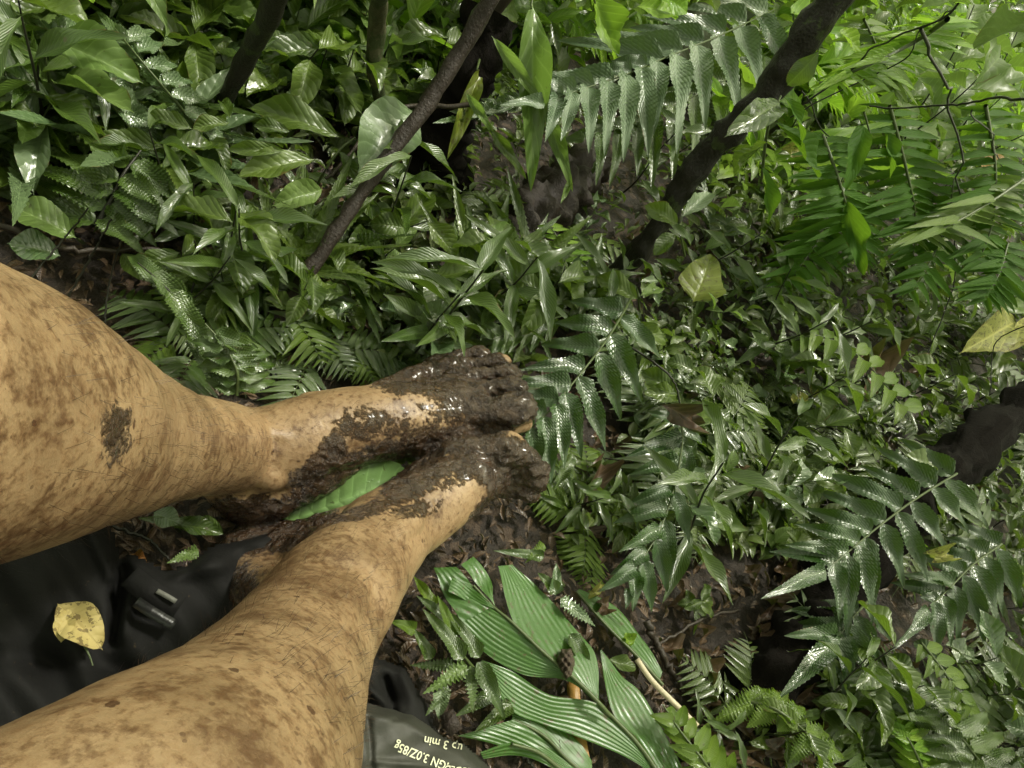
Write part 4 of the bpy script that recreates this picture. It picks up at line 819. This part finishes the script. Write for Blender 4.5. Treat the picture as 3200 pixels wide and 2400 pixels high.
plant('sapling', 'pale broad leaf half hidden behind the knee', [(260, 760, .03), (240, 745, .05)], [((240, 745, .06), (20, 640, .07), 120, M_pale), ((190, 800, .04), (20, 760, .05), 100, M_sheen), ((380, 790, .04), (450, 880, .03), 60, M_broad)], M_pale)
plant('wilted_fern', 'pile of wet pale serrated fern leaves left of the palm leaves', [(1480, 2090, .03), (1440, 2040, .05)],
    [((1450, 2060, .065), (1320, 1900, .06), 62, M_fern, 'pinna'), ((1500, 2055, .065), (1390, 1900, .06), 56, M_fern, 'pinna'), ((1420, 2000, .06), (1365, 1860, .06), 50, M_fernlit, 'pinna'),
     ((1460, 2080, .06), (1320, 2170, .055), 66, M_pale, 'lobed'), ((1470, 2080, .06), (1480, 2230, .05), 60, M_fern, 'lobed'), ((1490, 2070, .065), (1580, 2250, .045), 64, M_fern, 'pinna'), ((1300, 1970, .05), (1215, 1940, .05), 46, M_fernlit, 'pinna'),
     ((1350, 2060, .05), (1290, 1960, .05), 46, M_fern, 'pinna'), ((1380, 2160, .05), (1370, 2250, .045), 60, M_sheen, 'pinna'), ((1420, 2080, .05), (1280, 2080, .04), 50, M_fern, 'lobed'), ((1560, 2150, .045), (1420, 2240, .04), 60, M_fern, 'pinna'), ((1600, 2200, .04), (1480, 2290, .035), 56, M_broad, 'pinna'), ((1420, 1960, .055), (1300, 1860, .05), 50, M_fern, 'pinna'), ((1360, 1900, .05), (1290, 1800, .04), 44, M_fernlit, 'pinna'), ((1400, 2140, .05), (1330, 2240, .045), 52, M_fern, 'lobed')], M_fern, jit=.12, cat='fern')
plant('wilted_fern', 'wet lobed fern leaves behind the tips of the cut palm leaf', [(1760, 1830, .02), (1740, 1800, .04)],
    [((1700, 1740, .05), (1540, 1720, .05), 40, M_fern, 'pinna'), ((1740, 1850, .05), (1680, 1790, .05), 50, M_fern, 'pinna'), ((1735, 1860, .05), (1740, 1760, .05), 46, M_sheen, 'pinna'), ((1750, 1870, .05), (1860, 1960, .04), 60, M_sheen, 'lobed'), ((1700, 1700, .05), (1640, 1760, .05), 40, M_fernlit, 'lobed'),
     ((1780, 1980, .05), (1850, 2110, .04), 60, M_fern, 'pinna'), ((1900, 2060, .03), (1990, 2090, .03), 50, M_broad, 'broad')], M_fern, jit=.12, cat='fern')
for (x, y, l, w_, mt, lab) in [(1962, 2000, 48, 44, M_limelit, 'small bright yellow leaf on the soil right of the palm leaves'), (1880, 1900, 60, 50, M_dead, 'curled orange brown leaf on the soil above the palm leaves'),
                               (1860, 1850, 70, 30, M_yellow, 'narrow beige leaf lying above the palm leaves'), (2930, 1740, 95, 42, M_yellow, 'beige dead leaf caught on the lower right fern'),
                               (1850, 1510, 160, 70, M_dead, 'pinkish brown dead leaf on the soil right of the toes'), (2700, 1190, 150, 90, M_dead, 'brown dead leaf under the bent lime fern'),
                               (430, 1745, 60, 40, leaf_mat('copper_leaf', (.3, .12, .03), (.4, .2, .06), rough=.35), 'copper coloured leaf scrap on the soil beside the black bag'), (2490, 480, 110, 60, M_yellow, 'pale torn leaf with a hole among the shaded ferns')]:
    h_ = .02 if y > 900 else .2
    if (x, y) == (2930, 1740): h_ = .12
    org = at(x, y, h_); r_ = root('fallen_leaf', org, lab, 'leaf'); a = random.uniform(0, 6) if l != 95 else .25
    leaf_at(r_, org, (x - l / 2 * math.cos(a), y - l / 2 * math.sin(a), h_), (x + l / 2 * math.cos(a), y + l / 2 * math.sin(a), h_), w_, mt, 'dry', 'leaf_blade', jit=.1)

# ---------------------------------------------------------------- UNDERGROWTH: repeated plants
AVOID = [(-900, 650, 260, 2800), (-900, 950, 1180, 2800), (0, 780, 560, 1750), (560, 1180, 1750, 1800), (1130, 1700, 2130, 2600)]
PROTECT = [((1800, 1190), 290, 270), ((2600, 1720), 330, 220), ((2070, 1560), 130, 280), ((1850, 240), 420, 190), ((1650, 330), 170, 350), ((870, 500), 240, 160), ((250, 600), 330, 150), ((2930, 1850), 230, 200), ((2560, 2020), 200, 150), ((1190, 440), 140, 120), ((1010, 820), 220, 60), ((2050, 740), 130, 160), ((2280, 450), 150, 160), ((1360, 500), 110, 160)]
def blocked(P, hgt, spread=0):
    for k in (0, .5, 1):
        x, y, d = proj(np.array(P) + [0, 0, hgt * k])
        if d < .3: return True
        for a, b, c, e in AVOID:
            if a - spread < x < c + spread and b - spread < y < e: return True
    for k in (.6, 1):
        x, y, d = proj(np.array(P) + [0, 0, hgt * k])
        for (cx, cy), rx, ry in PROTECT:
            if hgt > .05 and ((x - cx) / rx) ** 2 + ((y - cy) / ry) ** 2 < 1: return True
    return False
def rot(az, tilt, roll=0):
    ca, sa = math.cos(az), math.sin(az); ct, st = math.cos(tilt), math.sin(tilt)
    return np.array([[ca, -sa, 0], [sa, ca, 0], [0, 0, 1]]) @ np.array([[ct, 0, -st], [0, 1, 0], [st, 0, ct]]) @ np.array([[1, 0, 0], [0, math.cos(roll), -math.sin(roll)], [0, math.sin(roll), math.cos(roll)]])
def lm(base, az, tilt, L, W, roll=0):
    m = np.eye(4); m[:3, :3] = rot(az, tilt, roll) @ np.diag([L, W, min(L, 2.2 * W)]); m[:3, 3] = base; return m
class Proto: pass
def proto_sapling(mat, n=8, h=.16, L=.07, Wr=.36, kind='broad', sd=0):
    r = random.Random(sd); p = Proto(); p.leaves = []; lean = r.uniform(-.3, .3)
    S = np.array([[lean * h * t ** 2 + .004 * math.sin(7 * t), .3 * lean * h * t, h * t] for t in np.linspace(0, 1, 10)])
    p.stem = tube_mesh('stem', S, np.linspace(.0018, .0008, 10) * (h / .16) ** .5, M_stem if r.random() < .5 else M_dstem, seg=5); p.h = h
    for i in range(n):
        t = .25 + .75 * i / (n - 1); b = S[min(9, int(t * 9))]; az = i * 2.4 + r.uniform(-.4, .4)
        p.leaves.append((lambda m_=mat, k_=kind: leafmesh(m_, k_, **K[k_]), lm(b, az, r.uniform(-.45, .35), L * r.uniform(.7, 1.15), L * Wr, r.uniform(-.4, .4)), 'leaf'))
    return p
def proto_lance(mat, n=7, L=.2, sd=0, kind='serrate'):
    r = random.Random(sd); p = Proto(); p.leaves = []; p.h = L * .5
    S = np.array([[0, 0, .05 * t] for t in np.linspace(0, 1, 5)]); p.stem = tube_mesh('stem', S, .002, M_dstem, seg=5)
    for i in range(n):
        p.leaves.append((lambda: leafmesh(mat, kind, **K[kind]), lm([0, 0, .04], i * 2.4 + r.uniform(-.4, .4), r.uniform(.0, .7), L * r.uniform(.7, 1.1), L * .16, r.uniform(-.4, .4)), 'leaf'))
    return p
def proto_fern(mat, nf=3, L=.22, npin=10, sd=0):
    r = random.Random(sd); p = Proto(); p.leaves = []; p.stem = None; p.h = L * .6; p.fronds = []
    for f in range(nf):
        az = f * 6.28 / nf + r.uniform(-.5, .5); ti = r.uniform(.5, 1.0); pts = []
        x = np.zeros(3); 
        for k in range(14):
            a = ti - 1.3 * ti * (k / 13) ** 1.3 - .25 * k / 13; x = x + np.array([math.cos(az) * math.cos(a), math.sin(az) * math.cos(a), math.sin(a)]) * L / 13; pts.append(x.copy())
        pts = np.array(pts); rm = tube_mesh('frond', pts, np.linspace(.0013, .0004, 14), M_stem, seg=5); pin = []
        for k in range(npin):
            t = .22 + .76 * k / npin; i = min(12, int(t * 13)); T = nrm(pts[i + 1] - pts[i]); Sd = nrm(np.cross(np.array([0, 0, 1.]), T)); ln = L * .36 * math.sin(math.pi * min(1, (t + .18) ** 1.2 * .86)) ** .8 + .004
            for s_ in (-1, 1):
                d = nrm(T * .55 + Sd * s_ - np.array([0, 0, .25 + r.uniform(-.1, .15)])); pin.append(frame(pts[i], pts[i] + d * ln, ln * .24, np.cross(T, Sd) + np.array([0, 0, .4])))
        p.fronds.append((rm, mat, pin))
    return p
LAND = [((300, 250), 'in the top left corner'), ((650, 250), 'along the top edge left of the thin trunk'), ((1050, 250), 'left of the black stump'), ((900, 750), 'beside the leaning thin trunk'), ((450, 850), 'just above the knee'),
 ((1350, 800), 'below the black stump'), ((1250, 1050), 'above the muddy foot'), ((1600, 850), 'beside the brown rotten log'), ((1700, 350), 'behind the strap leaves'), ((2000, 300), 'around the silvery fern frond'), ((2000, 700), 'at the foot of the leaning trunk'),
 ((2300, 700), 'between the trunk and the shaded fern'), ((2600, 250), 'behind the leaning trunk at top right'), ((3050, 200), 'in the top right corner'), ((2800, 650), 'under the shaded fern fronds'), ((3100, 900), 'at the right edge by the yellow mottled leaf'),
 ((2300, 1050), 'right of the dark curved stalk'), ((2650, 1150), 'around the bent lime fern'), ((2350, 1350), 'between the two middle fern fronds'), ((2800, 1400), 'above the largest fern frond'), ((3100, 1400), 'on the black log at the right edge'),
 ((1900, 1450), 'under the wet fern frond at the toes'), ((2250, 1700), 'right of the second fern frond'), ((2250, 2000), 'on the bare soil by the split wood'), ((2700, 2250), 'at the bottom edge below the small fern'), ((3100, 2200), 'in the bottom right corner'), ((1950, 1700), 'on the soil above the palm leaves'), ((700, 1050), 'above the bend of the ankle')]
def where(P):
    x, y, d = proj(P); return min(LAND, key=lambda q: (q[0][0] - x) ** 2 + (q[0][1] - y) ** 2)[1]
def place(p, name, P, az, sc, label, cat, group, tilt=0):
    r_ = root(name, P, p.look + ' ' + label + ' ' + where(P), cat, group); r_.rotation_euler = (tilt * math.cos(az), tilt * math.sin(az), az); r_.scale = (sc,) * 3
    if p.stem: link('stem', p.stem, r_)
    for f, m, nm in p.leaves: link(nm, f(), r_, m)
    for rm, mat, pin in getattr(p, 'fronds', []):
        fo = link('frond', rm, r_)
        for m in pin: link('pinna', leafmesh(mat, 'midpinna', **K['midpinna']), fo, m)
    return r_
def sample(n, xr, yr, hgt, spread=0, dmax=3.5):
    out = []; tries = 0
    while len(out) < n and tries < n * 40:
        tries += 1; P = at(random.uniform(*xr), random.uniform(*yr), 0)
        if np.hypot(P[0], P[1]) > dmax or blocked(P, hgt, spread): continue
        P[2] = gz(P[0], P[1]) - .004; out.append(P)
    return out
PS = [proto_sapling(M_broad, 8, .12, .075, .36, sd=1), proto_sapling(M_broad, 6, .09, .06, .45, sd=2), proto_sapling(M_fern, 10, .16, .08, .26, 'lance', sd=3), proto_sapling(M_sheen, 6, .10, .055, .5, sd=4), proto_sapling(M_pale, 7, .10, .055, .4, sd=5)]
PL = [proto_lance(M_broad, 7, .15, 6), proto_lance(M_fern, 8, .19, 7), proto_lance(M_sheen, 6, .15, 8)]
PF = [proto_fern(M_fern, 3, .18, 10, 9), proto_fern(M_broad, 4, .15, 9, 10), proto_fern(M_fernlit, 3, .16, 9, 11)]
for p_, l_ in zip(PS + PL + PF, ('dark broad leaved', 'low rounded leaved', 'narrow leaved', 'silvery wet leaved', 'pale green leaved', 'mid green toothed', 'dark green toothed', 'silvery toothed', 'dark glossy', 'olive green', 'light green')): p_.look = l_
full = ((-100, 3300), (-50, 2450))
for P in sample(120, *full, .12): place(random.choice(PS), 'sapling', P, random.uniform(0, 6.3), random.uniform(.6, 1.15), 'sapling growing', 'plant', 'saplings in the undergrowth', .2)
for P in sample(80, (-100, 2600), (-50, 1150), .1): place(random.choice(PS[:3]), 'sapling', P, random.uniform(0, 6.3), random.uniform(.8, 1.25), 'sapling growing', 'plant', 'saplings in the undergrowth', .2)
PW = [proto_sapling(M_sheen, 9, .12, .085, .34, sd=31), proto_sapling(M_pale, 8, .14, .09, .38, sd=32), proto_lance(M_sheen, 7, .20, 33), proto_sapling(M_broad, 8, .13, .09, .36, sd=34)]
for p_, l_ in zip(PW, ('tall silvery wet leaved', 'tall pale leaved', 'large silvery toothed', 'large leaved')): p_.look = l_
for P in sample(70, (-150, 1700), (-100, 750), .13): place(random.choice(PW), 'sapling', P, random.uniform(0, 6.3), random.uniform(.7, 1.15), 'sapling growing', 'plant', 'saplings in the undergrowth', .2)
for P in sample(55, (-100, 3300), (-50, 1200), .10): place(random.choice(PL), 'long_leaf_plant', P, random.uniform(0, 6.3), random.uniform(.6, 1.0), 'arching plant', 'plant', 'long leaved plants in the undergrowth', .2)
for P in sample(50, *full, .10): place(random.choice(PF[:2]), 'fern', P, random.uniform(0, 6.3), random.uniform(.6, 1.1), 'small fern tuft', 'fern', 'fern tufts in the undergrowth', .1)
for P in sample(34, (1650, 2700), (1250, 1950), .06): place(random.choice(PF), 'fern', P, random.uniform(0, 6.3), random.uniform(.35, .65), 'small fern tuft', 'fern', 'fern tufts in the undergrowth', .1)
for P in sample(34, (1700, 3250), (1150, 2430), .06): place(random.choice(PS), 'sapling', P, random.uniform(0, 6.3), random.uniform(.4, .7), 'sapling growing', 'plant', 'saplings in the undergrowth', .2)
for i in range(20):
    P = at(random.uniform(540, 1180), random.uniform(880, 1140), 0); P[2] = gz(P[0], P[1]) - .004
    if i % 2: place(random.choice(PS), 'sapling', P, random.uniform(0, 6.3), random.uniform(.45, .8), 'sapling growing', 'plant', 'saplings in the undergrowth', .2)
    else: place(random.choice(PF), 'fern', P, random.uniform(0, 6.3), random.uniform(.4, .7), 'small fern tuft', 'fern', 'fern tufts in the undergrowth', .1)
# far shrubs at the top and right, their light painted in as lime leaves
PB = [proto_sapling(M_limelit, 12, .35, .14, .38, 'small', sd=21), proto_sapling(M_limelit, 10, .28, .10, .5, 'small', sd=22), proto_fern(M_limelit, 4, .4, 12, 23), proto_sapling(M_pale, 12, .35, .12, .4, 'small', sd=24), proto_lance(M_limelit, 9, .35, 25, 'lance')]
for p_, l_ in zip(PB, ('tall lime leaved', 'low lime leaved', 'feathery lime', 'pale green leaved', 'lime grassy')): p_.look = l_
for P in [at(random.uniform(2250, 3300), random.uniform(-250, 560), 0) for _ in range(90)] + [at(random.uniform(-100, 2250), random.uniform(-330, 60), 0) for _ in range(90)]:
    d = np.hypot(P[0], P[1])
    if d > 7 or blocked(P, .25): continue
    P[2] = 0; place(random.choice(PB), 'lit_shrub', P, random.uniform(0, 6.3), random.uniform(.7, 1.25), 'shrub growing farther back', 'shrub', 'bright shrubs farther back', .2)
# seedlings: one small mesh each
def seedling_mesh(mat, n, L, sd, Wr=.5):
    r = random.Random(sd); V, Fc, U, o = [], [], [], 0
    for i in range(n):
        v, f, u = leafgrid('ellip', 5, 2, fold=.2, arch=.1, seed=i); m = lm([r.uniform(-.004, .004), r.uniform(-.004, .004), .008 + .02 * i / n], i * 2.4, r.uniform(-.2, .7), L * r.uniform(.6, 1.1), L * Wr, r.uniform(-.5, .5))
        V.append(v @ m[:3, :3].T + m[:3, 3]); Fc.append(f + o); U.append(u); o += len(v)
    v, f, u = tube(np.array([[0, 0, -.005], [0, 0, .014], [0, 0, .03]]), .0007, 4, ref=(0, 1, 0), caps=False); V.append(v); Fc.append(f + o); U.append(u)
    return mkmesh('seedling', np.vstack(V), np.vstack(Fc), mat, np.vstack(U))
SM = [seedling_mesh(m, n, L, i, wr) for i, (m, n, L, wr) in enumerate([(M_small, 7, .026, .5), (M_small, 6, .034, .42), (M_sheen, 7, .022, .6), (M_pale, 5, .026, .5), (M_small, 9, .022, .7), (M_broad, 6, .04, .4), (M_limelit, 5, .02, .5)])]
LK = {m.name: l_ for m, l_ in zip(SM, ('rounded dull', 'narrow dull', 'shiny silvery', 'pale green', 'crowded dull', 'dark glossy', 'lime green'))}
def seeds(n, xr, yr, sc=1):
    for P in sample(n, xr, yr, .03):
        o = link('seedling', random.choice(SM)); o.location = P; o.rotation_euler = (random.uniform(-.3, .3), random.uniform(-.3, .3), random.uniform(0, 6.3)); s_ = sc * random.uniform(.7, 1.3); o.scale = (s_,) * 3
        tag(o, 'tiny seedling with ' + LK[o.data.name] + ' leaves ' + where(P), 'seedling', 'seedlings in the leaf litter')
seeds(230, (1950, 3250), (850, 1750)); seeds(70, (-50, 1700), (300, 1200), 1.2)
# fallen leaves
DM = [leafmesh(M_dead, 'dry', **K['dry']) for _ in range(3)]
for P in sample(240, (500, 3250), (600, 2430), .0) + [at(random.uniform(2150, 2600), random.uniform(1600, 2430), 0) for _ in range(60)]:
    L = random.uniform(.018, .05); o = link('dead_leaf', random.choice(DM), None, None); P[2] = gz(P[0], P[1]) + .004; o.location = P
    o.rotation_euler = (random.uniform(-.4, .4), random.uniform(-.4, .4), random.uniform(0, 6.3)); o.scale = (L, L * random.uniform(.35, .6), L * .8)
    tag(o, ('long' if L > .036 else 'small') + ' brown wet dead leaf lying ' + where(P), 'leaf', 'dead leaves on the soil')

# ---------------------------------------------------------------- STUFF: joined fill
def scatter(name, label, n, pick, kinds, mats, size, hr, nl=4, tilt=(-.6, .9), far=0):
    parts = {m: [[], [], [], []] for m in mats}; 
    base = {k_: leafgrid(k_, nl, 2, fold=.2, arch=.12) for k_ in kinds}; offs = {m: 0 for m in mats}
    for _ in range(n):
        P = pick()
        if P is None: continue
        m = random.choice(mats); v, f, u = base[random.choice(kinds)]; L = random.uniform(*size) * (1 + far * max(0, np.hypot(P[0], P[1]) - 1)); P = P + np.array([0, 0, random.uniform(*hr) * (1 + far * max(0, np.hypot(P[0], P[1]) - 1))])
        q = lm(P, random.uniform(0, 6.3), random.uniform(*tilt), L, L * random.uniform(.3, .55), random.uniform(-.8, .8))
        a = parts[m]; a[0].append(v @ q[:3, :3].T + q[:3, 3]); a[1].append(f + offs[m]); a[2].append(u); a[3].append(np.full(len(v), random.random())); offs[m] += len(v)
    for m, a in parts.items():
        if a[0]:
            o = link(name, mkmesh(name, np.vstack(a[0]), np.vstack(a[1]), m, np.vstack(a[2]), np.concatenate(a[3]))); tag(o, label, name.replace('_', ' '), kind='stuff')
def pick_px(xr, yr, chk=True, dmax=9):
    def f():
        P = at(random.uniform(*xr), random.uniform(*yr), 0)
        if dmax > 8 and mnoise.noise(Vector((P[0] * 5, P[1] * 5, 3))) < random.uniform(-.5, .1): return None
        if np.hypot(P[0], P[1]) > dmax: return None
        if chk and blocked(P, .0): return None
        P[2] = gz(P[0], P[1]); return P
    return f
scatter('ground_cover', 'dense mat of small wet green leaves covering the forest floor', 9000, pick_px((-150, 3350), (-150, 1750)), ['ellip', 'lance'], [M_small, M_broad], (.010, .030), (.0, .05), far=.7)
scatter('leaf_litter', 'brown decaying leaf bits and debris covering the soil', 9000, pick_px((-200, 3400), (-100, 2500), False, 4), ['ellip', 'lance'], [M_dead], (.005, .022), (-.002, .006), 3, (-.3, .3))
scatter('ground_cover', 'mat of small leaves on the ground at the right, in the middle distance', 3500, pick_px((2100, 3500), (100, 1100)), ['ellip', 'lance'], [M_small, M_broad, M_pale], (.022, .045), (.0, .09), far=.5)
scatter('background_foliage', 'dense mass of leaves farther back in the forest', 9000, pick_px((-300, 3500), (-420, 330), True, 9), ['ellip', 'lance'], [M_broad, M_limelit, M_pale], (.03, .10), (.0, .35))
def pick_ring():
    a = random.uniform(0, 6.283); r_ = random.uniform(9, 22) ; return np.array([r_ * math.cos(a), r_ * math.sin(a), 0])
scatter('far_forest', 'far forest wall of mixed green leaves all around', 9000, pick_ring, ['ellip', 'lance'], [M_broad, M_limelit], (.3, .8), (0, 7))

def pick_canopy():
    while True:
        P = np.array([random.uniform(-9, 9), random.uniform(-9, 9), random.uniform(3.5, 7)])
        if mnoise.noise(Vector((P[0] * .45 + 3, P[1] * .45, 1.7))) > -.02: return P
scatter('added_canopy', 'unseen canopy of leaves added overhead, gapped to shape the sky reflections', 2600, pick_canopy, ['ellip', 'lance'], [M_broad], (.35, .8), (0, 1), tilt=(-.4, .4))  # out of view; added so its gaps brighten reflections on wet leaves

for P in sample(70, (1500, 3250), (700, 2400), .0):
    a = random.uniform(0, 6.3); L = random.uniform(.04, .13); Q = np.array([[math.cos(a) * t * L + .006 * mnoise.noise(Vector((t * 4, a, 0))), math.sin(a) * t * L, .006 + .02 * t * random.random() * .4] for t in np.linspace(0, 1, 9)])
    o = link('fallen_twig', tube_mesh('fallen_twig', Q, np.linspace(.0016, .0007, 9) * random.uniform(.6, 1.5), M_twig, seg=5)); P[2] = gz(P[0], P[1]); o.location = P
    tag(o, ('long' if L > .085 else 'short') + ' thin bare twig lying ' + where(P), 'twig', 'twigs lying on the soil')
